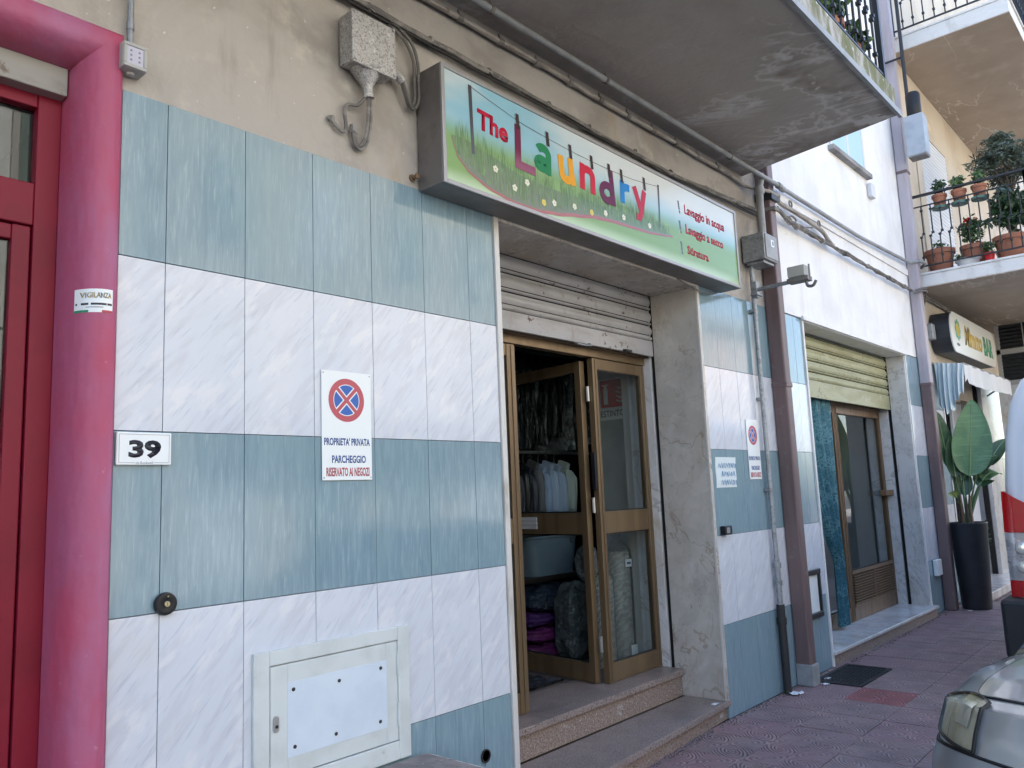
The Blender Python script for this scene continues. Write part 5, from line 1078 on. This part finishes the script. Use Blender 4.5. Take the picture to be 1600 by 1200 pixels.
# ================================================================== BAR FRONT
bs = thing('bar_sign', 'rounded light box bar sign with gold and green lettering', 'sign', (11.3, -.12, 3.13))
def stadium(x0, x1, z0, z1, r, y): 
    return [(x, y, z) for x, z in arc(x1-r, z1-r*1.2, r, 90, 0, 6, r*1.2)+arc(x1-r, z0+r*1.2, r, 0, -90, 6, r*1.2)+arc(x0+r, z0+r*1.2, r, 270, 180, 6, r*1.2)+arc(x0+r, z1-r*1.2, r, 180, 90, 6, r*1.2)]
B().prism(stadium(10.02, 12.62, 3.13, 3.66, .2, -.235), (0, .23, 0)).build('case', 'pot_anthracite', bs)
B().prism(stadium(10.02, 12.62, 3.13, 3.66, .2, -.25), (0, .0145, 0)).build('face', 'bar_sign_face', bs)
text('lettering', 'Mimmo', 10.72, 11.75, 3.27, 3.55, -.2505, 'ink_gold', bs, off=.05, shear=.2); text('lettering', 'BAR', 11.83, 12.42, 3.25, 3.53, -.2505, 'ink_green', bs, off=.045)
lb = B()
for k in range(8):
    a = k*math.pi/4; lb.poly([(10.38+.10*math.cos(a)+.05*math.cos(t*1.05), -.2515-k*.0001, 3.44+.10*math.sin(a)+.05*math.sin(t*1.05)) for t in range(6)])
lb.build('leaf_emblem', 'ink_green', bs); B().poly([(10.38+.09*math.cos(t*.63), -.2535, 3.44+.09*math.sin(t*.63)) for t in range(10)]).build('emblem_centre', 'print_yellow', bs)
B().poly([(10.34+.09*math.cos(t*.9), -.2512, 3.24+.022*math.sin(t*.9)) for t in range(7)]).build('emblem_foot', 'ink_black', bs)
jb2 = tag(B().box(9.80, 9.95, -.09, .003, 3.28, 3.48).build('junction_box', 'grey_pvc', org=(9.87, 0, 3.28), bevel=.01), 'small grey junction box left of the bar sign', 'junction box')
aw = thing('awning', 'white bar awning with its pale blue side cloth gathered at the wall', 'awning', (11.2, -.3, 2.3))
B().grid(lambda u, v: (9.98+2.9*u, -.02-.33*v, 3.0-.055*v-.015*math.sin(v*3)), 10, 6).build('top_cloth', 'awning_cloth', aw, smooth=True, solid=.006)
B().grid(lambda u, v: (9.98+2.9*u, -.352+.006*math.sin(u*40), 2.942-(.235+.02*math.sin(u*5))*v*(1 if u > .05 else .35+.65*(1-u*8))), 60, 4).build('valance', 'awning_cloth', aw, smooth=True, solid=.004)
B().grid(lambda u, v: (9.96+(.018+.018*u)*math.sin(v*36+1.2*math.sin(u*3))+.02*math.sin(v*13), -.03-.33*v*(1-.10*u), 2.99-.05*v-u*(.50+.13*math.sin(v*4.4+.2)+.03*math.sin(v*26))), 16, 90).build('side_cloth', 'awning_blue', aw, smooth=True, solid=.004)
B().tube([(9.98, -.345, 2.945), (12.88, -.345, 2.945)], .014, 8).tube([(12.86, -.345, 2.94), (12.86, -.02, 2.75)], .014, 8).build('rail', 'grey_pvc', aw)
st_ = thing('strip_curtain', 'black strip curtain hanging in the bar doorway', 'curtain', (12.2, .1, .1))
for i in range(10): B().box(11.55+i*.095, 11.60+i*.095, .06, .066, 1.75+.05*math.sin(i*2.1), 2.62).build('strip', 'cable_black', st_)
# tall planter
PXc, PYc = 9.58, -.28
pl = thing('tall_planter', 'tall tapered anthracite planter with big paddle leaves before the bar', 'planter', (PXc, PYc, 0))
B().lathe([(.15, .002), (.158, .02), (.205, .975), (.21, .99), (.207, 1.0), (.196, 1.0), (.19, .90)], (PXc, PYc, 0), 40).build('pot', 'pot_anthracite', pl, smooth=True)
B().lathe([(.192, .90), (.1, .92), (.0, .925)], (PXc, PYc, 0), 20).build('soil', 'soil', pl, smooth=True)
pbm = B(); rp = random.Random(4)
for i in range(36):
    a, r_ = rp.uniform(0, 6.28), rp.uniform(.03, .17); s_ = rp.uniform(.009, .02); pbm.lathe([(.0, -s_*.5), (s_, 0), (.0, s_*.6)], (PXc+r_*math.cos(a), PYc+r_*math.sin(a), .93), 6)
pbm.build('pebbles', 'pebble', pl, smooth=True)['kind'] = 'stuff'
def paddle(parent, base, tip, bend, wd, mat, roll_=0, base_frac=.45, face=None, curl=.25):
    """leaf with its own stalk: stalk from base, blade on the upper part, folded along the rib"""
    base, tip = Vector(base), Vector(tip); bend = Vector(bend)
    P = lambda t: base.lerp(tip, t)+bend*(4*t*(1-t))
    B().tube([P(t/8*(base_frac+.03)) for t in range(9)], [.014-.001*t for t in range(9)], 7).build('stalk', 'stem_green', parent, smooth=True)
    d0 = (tip-base).normalized(); f_ = Vector(face if face else (-.85, -.5, .1)).normalized(); side = d0.cross(f_).normalized()
    def fn(u, v):
        t = base_frac+(1-base_frac)*u; q = 2*v-1; ww = wd*(math.sin(math.pi*min(1, u**.75))**.65)*(1-.12*u)
        p_ = P(t)+side*(q*ww); n_ = f_
        return p_+n_*(curl*ww*(q*q)*1.0-.012*math.sin(q*22+u*9)*ww)
    l_ = B().grid(fn, 18, 14).build('leaf', mat, parent, smooth=True, sharp=80)
    B().tube([P(base_frac+(1-base_frac)*k/8)+f_*.004 for k in range(9)], [.008-.0008*k for k in range(9)], 5).build('midrib', 'leaf_rib', l_, smooth=True)
O = Vector((PXc, PYc, .92))
cr = Vector((.54, -.84, 0))          # direction across the view, towards the street
paddle(pl, O, O+Vector((.04, -.07, 0))+cr*.13+Vector((0, 0, 1.54)), (0, 0, 0), .235, 'leaf_banana', base_frac=.40)
paddle(pl, O, O-cr*.22+Vector((.1, 0, 1.42)), (-.02, .02, 0), .13, 'leaf_dark', base_frac=.5, face=(-.5, -.7, .5))
paddle(pl, O, O-cr*.10+Vector((.1, 0, 1.12)), (-.05, .02, 0), .11, 'leaf_dark', base_frac=.55, face=(-.7, -.6, .2))
paddle(pl, O, O+cr*.40+Vector((.1, 0, .85)), (-.05, .02, .22), .10, 'leaf_dark', base_frac=.5, face=(-.6, -.3, .8))
paddle(pl, O, O+cr*.42+Vector((.1, 0, .62)), (0, .0, .25), .09, 'leaf_mid', base_frac=.5, face=(-.6, -.3, .8))
paddle(pl, O, O+cr*.50+Vector((.2, 0, 1.05)), (0, .0, .15), .10, 'leaf_dark', base_frac=.55, face=(-.6, -.3, .7))
paddle(pl, O, O+cr*.30+Vector((.15, 0, .55)), (0, .0, .22), .11, 'leaf_dark', base_frac=.5, face=(-.7, -.3, .6))
paddle(pl, O, O+cr*.22+Vector((.2, 0, .98)), (0, .0, .05), .12, 'leaf_mid', base_frac=.55)
paddle(pl, O, O-cr*.02+Vector((.2, 0, .75)), (-.05, .0, .05), .10, 'leaf_dark', base_frac=.45)
paddle(pl, O, O-cr*.16+Vector((-.05, 0, .42)), (0, 0, .16), .05, 'leaf_yellow', base_frac=.5)
paddle(pl, O, O-cr*.05+Vector((.1, 0, .95)), (0, .0, .05), .09, 'leaf_mid', base_frac=.55)
for i in range(7):
    a = i*.9; B().tube([O+Vector((.06*math.cos(a), .06*math.sin(a), 0)), O+Vector((.08*math.cos(a+.3), .05*math.sin(a), .25)), O+Vector((.10*math.cos(a+.5), .06*math.sin(a), .42+.05*math.sin(i*3)))], [.018, .012, .004], 6).build('dry_stalk', 'stalk_dry' if i % 2 else 'stem_brown', pl, smooth=True)
def foliage(c, rx, ry, rz, n, size, seed, long=2.2, droop=.0):
    rr_ = random.Random(seed); bb = B()
    for i in range(n):
        while True:
            p = Vector((rr_.uniform(-1, 1), rr_.uniform(-1, 1), rr_.uniform(-1, 1)))
            if p.length <= 1 and (p.length > .3 or rr_.random() < .4): break
        k = .75+.35*math.sin(p.x*5+seed)*math.cos(p.z*4+seed*2)
        p = Vector((c[0]+p.x*rx*k, c[1]+p.y*ry*k, c[2]+p.z*rz*k))
        d = Vector((rr_.gauss(0, 1), rr_.gauss(0, 1), rr_.gauss(.2-droop, .8))).normalized(); s_ = d.cross(Vector((rr_.gauss(0, 1), rr_.gauss(0, 1), rr_.gauss(0, 1)))).normalized()
        L = size*rr_.uniform(.7, 1.4); W_ = L/long/2
        bb.quad(p-d*L/2, p+s_*W_, p+d*L/2, p-s_*W_)
    return bb
tr_ = foliage((PXc+cr.x*.2, PYc+cr.y*.2, .85), .05, .05, .17, 90, .035, 31, 1.6); tr_.build('trailing_leaves', 'leaf_mid', pl)['kind'] = 'stuff'

# ================================================================== PLANTS ON THE BALCONIES
def pot_plant(name, label, c, r_, h, potm, leafm, fol, n, size, seed, group='pots on the balconies', flower=None, long=2.2, stem=True, cat='potted plant'):
    t = thing(name, label, cat, c, group); x, y, z = c
    B().lathe([(r_*.68, 0), (r_*.72, .01), (r_*.93, h*.8), (r_*1.04, h*.81), (r_*1.06, h), (r_*.95, h), (r_*.9, h*.9)], (x, y, z), 20).build('pot', potm, t, smooth=True)
    B().lathe([(r_*.92, h*.9), (.0, h*.93)], (x, y, z), 14).build('soil', 'soil', t)
    ox, oy, oz, rx, ry, rz = fol
    if stem:
        for k in range(3): B().tube([(x+.02*(k-1), y, z+h*.9), (x+ox*.5+.03*(k-1), y+oy*.5, z+h+oz*.5), (x+ox+rx*.4*(k-1), y+oy, z+h+oz)], [.009, .007, .003], 5).build('stem', 'stem_brown', t)
    foliage((x+ox, y+oy, z+h+oz), rx, ry, rz, n, size, seed, long).build('foliage', leafm, t)
    if flower:
        fb = foliage((x+ox, y+oy, z+h+oz+rz*.6), rx*.5, ry*.5, rz*.4, 40, .05, seed+1, 1.2); fb.build('flowers', flower, t)
    return t
ZP = 4.075
pot_plant('flower_pot', 'wide terracotta pot nearest the wall at the balcony end', (9.78, -.28, ZP), .17, .30, 'terracotta', 'leaf_mid', (0, 0, .05, .12, .12, .1), 60, .06, 41)
pot_plant('flower_pot', 'terracotta pot with red flowers in the middle of the balcony end', (9.80, -.66, ZP), .15, .28, 'terracotta', 'leaf_mid', (-.02, 0, .20, .16, .2, .2), 420, .06, 42, flower='flower_red')
pot_plant('flower_pot', 'terracotta pot with dense green bush nearer the street', (9.80, -1.05, ZP), .18, .30, 'terracotta', 'leaf_dark', (.05, 0, .36, .22, .24, .36), 900, .08, 43)
pot_plant('flower_pot', 'white bowl at the feet of the balcony pots', (9.70, -.60, ZP), .14, .10, 'pot_white', 'leaf_mid', (0, .1, .05, .06, .06, .04), 40, .04, 44, stem=False)
pot_plant('flower_pot', 'small red pot between the bowl and the bushy pot', (9.66, -.84, ZP), .06, .12, 'flower_red', 'leaf_mid', (0, 0, .08, .09, .09, .09), 120, .045, 45, stem=False)
pot_plant('flower_pot', 'green pot with a leafy shrub at the street corner of the balcony', (9.95, -1.22, ZP), .15, .24, 'pot_green', 'leaf_dark', (.1, -.02, .40, .26, .14, .32), 800, .08, 46)
ol_ = thing('olive_tree', 'grey green olive tree in a tub behind the balcony rail', 'tree', (10.9, -.95, ZP))
B().lathe([(.2, 0), (.24, .36), (.25, .38), (.22, .38)], (10.9, -.95, ZP), 20).build('tub', 'pot_anthracite', ol_, smooth=True)
B().tube([(10.9, -.95, ZP+.3), (10.92, -.94, ZP+.8), (10.88, -.96, ZP+1.25)], [.045, .035, .025], 8).build('trunk', 'stem_brown', ol_, smooth=True)
for k in range(6): a = k*1.05; B().tube([(10.88, -.96, ZP+1.15), (10.88+.2*math.cos(a), -.96+.15*math.sin(a), ZP+1.45), (10.88+.45*math.cos(a), -.96+.3*math.sin(a), ZP+1.65+.1*math.sin(k*2))], [.018, .011, .004], 5).build('limb', 'stem_brown', ol_)
of = B()
for cx_, cy_, cz_, r_, sd_ in ((10.75, -.75, 1.60, .34, 1), (11.05, -1.05, 1.72, .36, 2), (10.85, -1.2, 1.45, .3, 3), (11.2, -.85, 1.5, .3, 4), (10.6, -1.0, 1.62, .28, 5), (10.9, -.9, 1.9, .26, 6)):
    q = foliage((cx_, cy_, ZP+cz_), r_, r_*.8, r_*.62, 700, .085, 60+sd_, 5.0); n_ = len(of.v); of.v += q.v; of.f += [tuple(i_+n_ for i_ in f_) for f_ in q.f]
of.build('crown', 'leaf_olive', ol_)
for y, lab, sd_, pm_ in ((-.38, 'small dark pot hooked on the rail nearest the wall', 71, 'terracotta'), (-.60, 'middle terracotta pot hooked on the balcony rail', 72, 'terracotta'), (-.82, 'terracotta pot hooked on the rail nearest the street', 73, 'terracotta')):
    t = pot_plant('rail_pot', lab, (9.64, y, ZP+.80), .085, .17, pm_, 'leaf_mid' if sd_ != 71 else 'leaf_dark', (0, 0, .10, .13, .10, .12), 170, .055, sd_, 'pots hooked on the balcony rail')
    B().lathe([(.095, -.01), (.10, .02), (.09, .02)], (9.64, y, ZP+.80), 16).build('saucer', 'pot_green', t); B().tube([(9.64, y, ZP+.9), (9.56, y, ZP+1.0)], .006, 5).build('hook', 'iron_black', t)
Z1 = ZB+.205
pot_plant('flower_pot', 'rusty brown pot with trailing plant at the corner of the laundry balcony', (4.28, -1.02, Z1), .13, .25, 'terracotta', 'leaf_mid', (.03, -.05, .06, .2, .18, .16), 340, .07, 81)
pot_plant('flower_pot', 'terracotta pot with green leaves behind the corner of the laundry balcony', (4.42, -.72, Z1), .12, .24, 'terracotta', 'leaf_mid', (.05, 0, .12, .18, .18, .16), 340, .07, 82)
pot_plant('flower_pot', 'terracotta pot with green leaves further left on the laundry balcony', (3.85, -1.05, Z1), .13, .24, 'terracotta', 'leaf_mid', (0, -.02, .12, .2, .16, .16), 340, .07, 83)

# ================================================================== CARS
def make_car():
    t = thing('parked_car', 'silver grey small car with a yellowed headlight parked nose towards the viewer', 'car', (1.72, -2.52, -.12))
    X0, YC, HW = 1.72, -2.52, .80
    # centre-line profile of the nose: (x from nose, z)
    pr = [(.10, .12), (.03, .26), (.0, .40), (.015, .50), (.045, .58), (.09, .66), (.15, .73), (.25, .79), (.45, .85), (.70, .895), (1.05, .93)]
    pr = [(.1, .12), (.03, .26), (.0, .4), (.015, .513), (.045, .603), (.09, .694), (.15, .773), (.25, .793), (.45, .814), (.7, .829), (1.05, .841)]
    def S(s, k, off=0.0):
        i = min(int(k), len(pr)-2); f_ = k-i; x = pr[i][0]*(1-f_)+pr[i+1][0]*f_; z = pr[i][1]*(1-f_)+pr[i+1][1]*f_
        a = abs(s); bow = .30*a**2.6+.16*a**9
        x2 = x+bow*(1 if k < 7 else max(.0, 1-(k-7)*.33)); z2 = z-(.065*a**5 if k > 4 else .02*a**5)-(.012*(1-a*a) if k > 6 else 0)
        y2 = HW*s*(1-.0*a)
        n_ = Vector((-1, .9*s*a*a, .9 if k > 4 else .1)).normalized() if k < 7 else Vector((-.2, .25*s*a*a*a, 1)).normalized()
        return Vector((X0+x2, YC+y2, z2))+n_*off
    KN = len(pr)-1
    B().grid(lambda u, v: S(2*u-1, KN*v), 56, 40).build('front_body', 'car_paint', t, smooth=True, sharp=60)
    def side(sg_):
        bb = B(); n = 24
        edge = [S(sg_, KN*i/40) for i in range(41)]
        up_ = [p for p in edge if p.z > .55]
        low_ = [Vector((p.x, YC+sg_*(HW+.0), .12)) for p in up_]
        rows = 8
        for i in range(len(up_)-1):
            for r_ in range(rows):
                f0, f1 = r_/rows, (r_+1)/rows; bul = lambda f_: Vector((0, sg_*.025*math.sin(math.pi*f_), 0))
                bb.quad(up_[i].lerp(low_[i], f0)+bul(f0), up_[i+1].lerp(low_[i+1], f0)+bul(f0), up_[i+1].lerp(low_[i+1], f1)+bul(f1), up_[i].lerp(low_[i], f1)+bul(f1))
        return bb
    for sg_ in (-1, 1): side(sg_).build('front_wing', 'car_paint', t, smooth=True, sharp=60)
    # hood as a panel of its own, standing a little proud
    B().grid(lambda u, v: S((2*u-1)*(.70+.14*v**.5), 6.95+.35*(1-abs(2*u-1)**2)*(1-v)+(KN-6.95)*v, .007), 40, 20).build('hood', 'car_paint', t, smooth=True, sharp=60)
    gl_ = B(); gl_.tube([S((2*i/40-1)*.70, 6.92+.35*(1-abs(2*i/40-1)**2), .002) for i in range(41)], .005, 5); 
    for sg_ in (-1, 1): gl_.tube([S(sg_*(.70+.145*(i/16)**.5), 6.95+(KN-6.95)*i/16, .002) for i in range(17)], .005, 5)
    gl_.build('hood_gap', 'car_gap', t)
    # bumper skin, lower part of the nose
    bb = B().grid(lambda u, v: S((2*u-1), .6+3.72*v, .012), 56, 12).build('bumper', 'bumper_grey', t, smooth=True, sharp=60)
    B().tube([S(2*i/60-1, 4.40, .004) for i in range(61)], .006, 5).build('bumper_gap', 'car_gap', t)
    B().grid(lambda u, v: S((2*u-1)*.45, 1.2+1.0*v, .022), 20, 4).build('air_intake', 'black_plastic', bb)
    for sg_ in (-1, 1):
        def H(u, v, off):          # headlight outline in surface coordinates: wraps round the corner
            s0 = .61; s1 = .87; k0 = 4.46+.30*u**2; k1 = 6.58+.34*math.sin(math.pi*min(1, u*1.05))-.35*u**3
            return S(sg_*(s0+(s1-s0)*u), k0+(k1-k0)*v, off)
        hl = B().grid(lambda u, v: H(u, v, .004), 16, 12).build('headlight', 'headlight_bowl', t, smooth=True, sharp=60)
        B().grid(lambda u, v: H(.18+.34*u, .30+.5*v, .010+.004*math.sin(math.pi*u)*math.sin(math.pi*v)), 8, 8).build('reflector', 'headlight_lamp', hl, smooth=True)
        B().grid(lambda u, v: H(.62+.02*u, .05+.9*v, .010), 1, 8).build('divider', 'headlight_lamp', hl, smooth=True)
        B().grid(lambda u, v: H(u, v, .016), 16, 12).build('lens', 'headlight_glass', hl, smooth=True, sharp=60)
        ring = [H(i/10, 0, .010) for i in range(11)]+[H(1, i/10, .010) for i in range(1, 11)]+[H(1-i/10, 1, .010) for i in range(1, 11)]+[H(0, 1-i/10, .010) for i in range(1, 11)]
        B().tube(ring, .006, 5).build('seal', 'car_gap', hl)
    # cabin, rear body, wheels: outside the picture, kept simple but complete
    secs = [(1.05, .80, .84, .78), (1.2, .85, .90, .79), (1.85, .88, 1.30, .80), (2.3, .89, 1.37, .80), (2.95, .89, 1.33, .79), (3.35, .88, 1.0, .76), (3.5, .70, .75, .70)]
    rows = []
    for x, zb, zt, hw in secs:
        rows.append([Vector((X0+x, YC+sg_*hw*f_, z)) for sg_, f_, z in ((-1, 1, .12), (-1, 1.02, .5), (-1, .99, zb-.02), (-1, .78, zt-.02), (-1, .5, zt), (1, .5, zt), (1, .78, zt-.02), (1, .99, zb-.02), (1, 1.02, .5), (1, 1, .12))])
    cbm = B(); gbm = (B(), B())
    for a, c in zip(rows[:-1], rows[1:]):
        for k in range(9):
            q = (a[k], a[k+1], c[k+1], c[k])
            (gbm[0] if k == 2 else gbm[1] if k == 6 else cbm).quad(*q)
    cbm.poly(rows[-1]); cbm.build('body_shell', 'car_paint', t, smooth=True, sharp=50)
    for g_ in gbm: g_.build('side_glass', 'pane_dark', t, smooth=True, sharp=50)
    
    B().quad(rows[0][3]+Vector((.02, 0, .012)), rows[0][6]+Vector((.02, 0, .012)), rows[2][6]+Vector((-.02, 0, .012)), rows[2][3]+Vector((-.02, 0, .012))).build('windscreen', 'pane_dark', t)
    for x in (.72, 2.95):
        for sg_ in (-1, 1):
            y = YC+sg_*.80
            wl = B().lathe([(.17, -.09), (.26, -.09), (.285, -.06), (.285, .06), (.26, .09), (.17, .09)], (X0+x, y-sg_*.02, .165), 28, 'Y').build('wheel', 'tyre', t, smooth=True)
            B().lathe([(.17, sg_*.07), (.16, sg_*.085), (.05, sg_*.07), (.0, sg_*.075)], (X0+x, y-sg_*.02, .165), 20, 'Y').build('rim', 'rim', wl, smooth=True)
    return t
car = make_car(); car.location = (1.5, -2.4, -.12); car.rotation_euler = (0, 0, R(-15))
def make_van(label, X0, YC, flip=1):
    t = thing('parked_van', label, 'van', (X0+2, YC, -.12))
    def P(x, y, z): return Vector((X0+flip*x, YC+y, z))
    HW = .86
    prof_ = [(.30, 1.0), (.75, 1.0), (1.15, 1.0), (1.45, .99), (1.8, .955), (2.05, .90), (2.22, .80), (2.30, .62), (2.33, .3), (2.33, 0)]
    def ring(x, sc=1.0, inset=0.0, ztop=1.0):
        r_ = [P(x, -HW*f_*sc, .3+(z-.3)*ztop) for z, f_ in prof_]
        return r_+[P(x, HW*f_*sc, .3+(z-.3)*ztop) for z, f_ in reversed(prof_[:-1])]
    rows = [ring(.0, .90), ring(.015, .96), ring(.06, .992), ring(.15, 1.0), ring(3.2, 1.0), ring(3.8, .97, 0, .97), ring(4.3, .9, 0, .42), ring(4.6, .8, 0, .3)]
    # lean the rear face: top further forward
    for r_, a in zip(rows[:4], (1, 1, 1, 1)):
        for p in r_: p.x += flip*.12*max(0, (p.z-1.2))**1.5
    bb = B()
    for a, c in zip(rows[:-1], rows[1:]):
        for k in range(len(a)-1): bb.quad(a[k], a[k+1], c[k+1], c[k])
    bb.poly(rows[0]); bb.poly(rows[-1])
    bb.build('body', 'van_white', t, smooth=True, sharp=50)
    B().box(X0-.13*flip, X0+.25*flip, YC-HW-.07, YC+HW+.07, .27, .68).build('rear_bumper', 'bumper_black', t, bevel=.03)
    for sg_ in (-1, 1):
        def lamp(z0, z1, m_, nm, par):
            q = B(); n = 8
            for i in range(n):
                a0, a1 = i/n, (i+1)/n
                def c_(a, z):
                    f_ = 1 if z < 1.4 else .99
                    x = -.012+.30*max(0, a-.45)**1.2; y = sg_*(HW*f_+.012)*(min(1, .80+.45*a)); return P(x, y, z)
                q.quad(c_(a0, z0), c_(a1, z0), c_(a1, z1-.25*max(0, .4-a1) if nm == 'upper_lens' else z1), c_(a0, z1-.25*max(0, .4-a0) if nm == 'upper_lens' else z1))
            return q.build(nm, m_, par, smooth=True, solid=-.02, sharp=60)
        tl = lamp(1.13, 1.42, 'tail_red', 'upper_lens', t); lamp(.80, 1.128, 'tail_clear', 'middle_lens', t); lamp(.685, .798, 'tail_red', 'lower_lens', t)
    for sg_ in (-1, 1):
        for z_ in (.89, 1.02): B().lathe([(.0, -.03), (.035, -.02), (.045, .0)], P(-.01, sg_*(HW*.90), z_), 14, 'X').build('lamp_bulb', 'headlight_lamp', t, smooth=True)
        B().tube([P(-.014, sg_*HW*.80, .70), P(-.014, sg_*HW*.80, 1.36), P(.06, sg_*HW*.76, 1.95)], .005, 5).build('door_seam', 'car_gap', t)
        B().tube([P(.32, sg_*(HW+.002), .70), P(.32, sg_*(HW+.001), 1.40), P(.36, sg_*HW*.957, 1.82)], .004, 5).build('panel_seam', 'car_gap', t)
        B().tube([P(.30, sg_*(HW+.008), .95), P(3.3, sg_*(HW+.008), .95)], .018, 6).build('rub_strip', 'bumper_black', t)
    B().quad(P(-.006+.02, -.6, 1.35), P(-.006+.02, .6, 1.35), P(.085, .56, 2.0), P(.085, -.56, 2.0)).build('rear_window', 'pane_dark', t)
    B().box(X0-.004*flip, X0+.01*flip, YC-.008, YC+.008, .70, 2.1).build('door_gap', 'car_gap', t)
    B().box(X0-.014*flip, X0, YC-.26, YC+.26, .86, .97).build('number_plate', 'plate_white', t)
    for x in (.85, 3.75):
        for sg_ in (-1, 1):
            wl = B().lathe([(.2, -.1), (.29, -.1), (.32, -.07), (.32, .07), (.29, .1), (.2, .1)], P(x, sg_*.79, .20), 28, 'Y').build('wheel', 'tyre', t, smooth=True)
            B().lathe([(.2, sg_*.08), (.18, sg_*.095), (.05, sg_*.08), (.0, sg_*.085)], P(x, sg_*.79, .20), 18, 'Y').build('rim', 'rim', wl, smooth=True)
    return t
make_van('white van with red rear lamps and black bumper parked beyond the grey car', 5.42, -2.31)

# ================================================================== ACROSS THE STREET (seen mirrored in the polished tiles)
def opposite(name, label, x0, x1, h, mat, floors, y=-13.0, arch=False):
    t = thing(name, label, 'building', ((x0+x1)/2, y-3, 0), 'buildings across the street')
    B().box(x0, x1, y-8, y, 0, h).build('wall', mat, t); B().box(x0-.15, x1+.15, y-.1, y+.35, h-.25, h+.1).build('cornice', 'opp_stone', t, bevel=.03)
    n = max(2, int((x1-x0)/2.6)); st_ = (x1-x0)/n
    for f_ in range(floors):
        z0 = .2+f_*3.3
        for i in range(n):
            cx_ = x0+st_*(i+.5)
            if f_ == 0: a, c, zb, zt = cx_-.8, cx_+.8, 0.02, 2.7
            else: a, c, zb, zt = cx_-.55, cx_+.55, z0+.35, z0+2.5
            w_ = B().box(a-.12, c+.12, y+.002, y+.08, zb, zt+.15).build('window_surround', 'opp_stone', t); B().box(a, c, y+.081, y+.10, zb+.03, zt).build('shutter', 'opp_shutter' if (i+f_) % 3 else 'blind_white', w_)
        if f_ and f_ % 2 == 1:
            B().box(x0+.6, x1-.6, y+.005, y+1.2, z0+.02, z0+.2).build('balcony_slab', 'opp_stone', t)
            rl_ = B().box(x0+.6, x1-.6, y+1.14, y+1.18, z0+1.1, z0+1.15).build('balcony_rail', 'iron_black', t); m_ = B().box(-.012, .012, -.012, .012, 0, .92).mesh('baluster', 'iron_black')
            for k in range(int((x1-x0-1.2)/.35)): inst('baluster', m_, rl_, (x0+.7+k*.35, y+1.16, z0+.2))
    return t
opposite('apartment_block', 'low cream house across the street left of the camera', -22, -7, 7.2, 'opp_cream', 2)
opposite('apartment_block', 'white three storey house straight across the street', -6.6, 5.5, 10.5, 'opp_white', 3)
opposite('apartment_block', 'cream four storey house across the street towards the bar', 6.0, 19, 11.0, 'opp_cream', 3)
opposite('apartment_block', 'rose coloured house across the street far to the right', 19.5, 34, 8.6, 'opp_rose', 2)
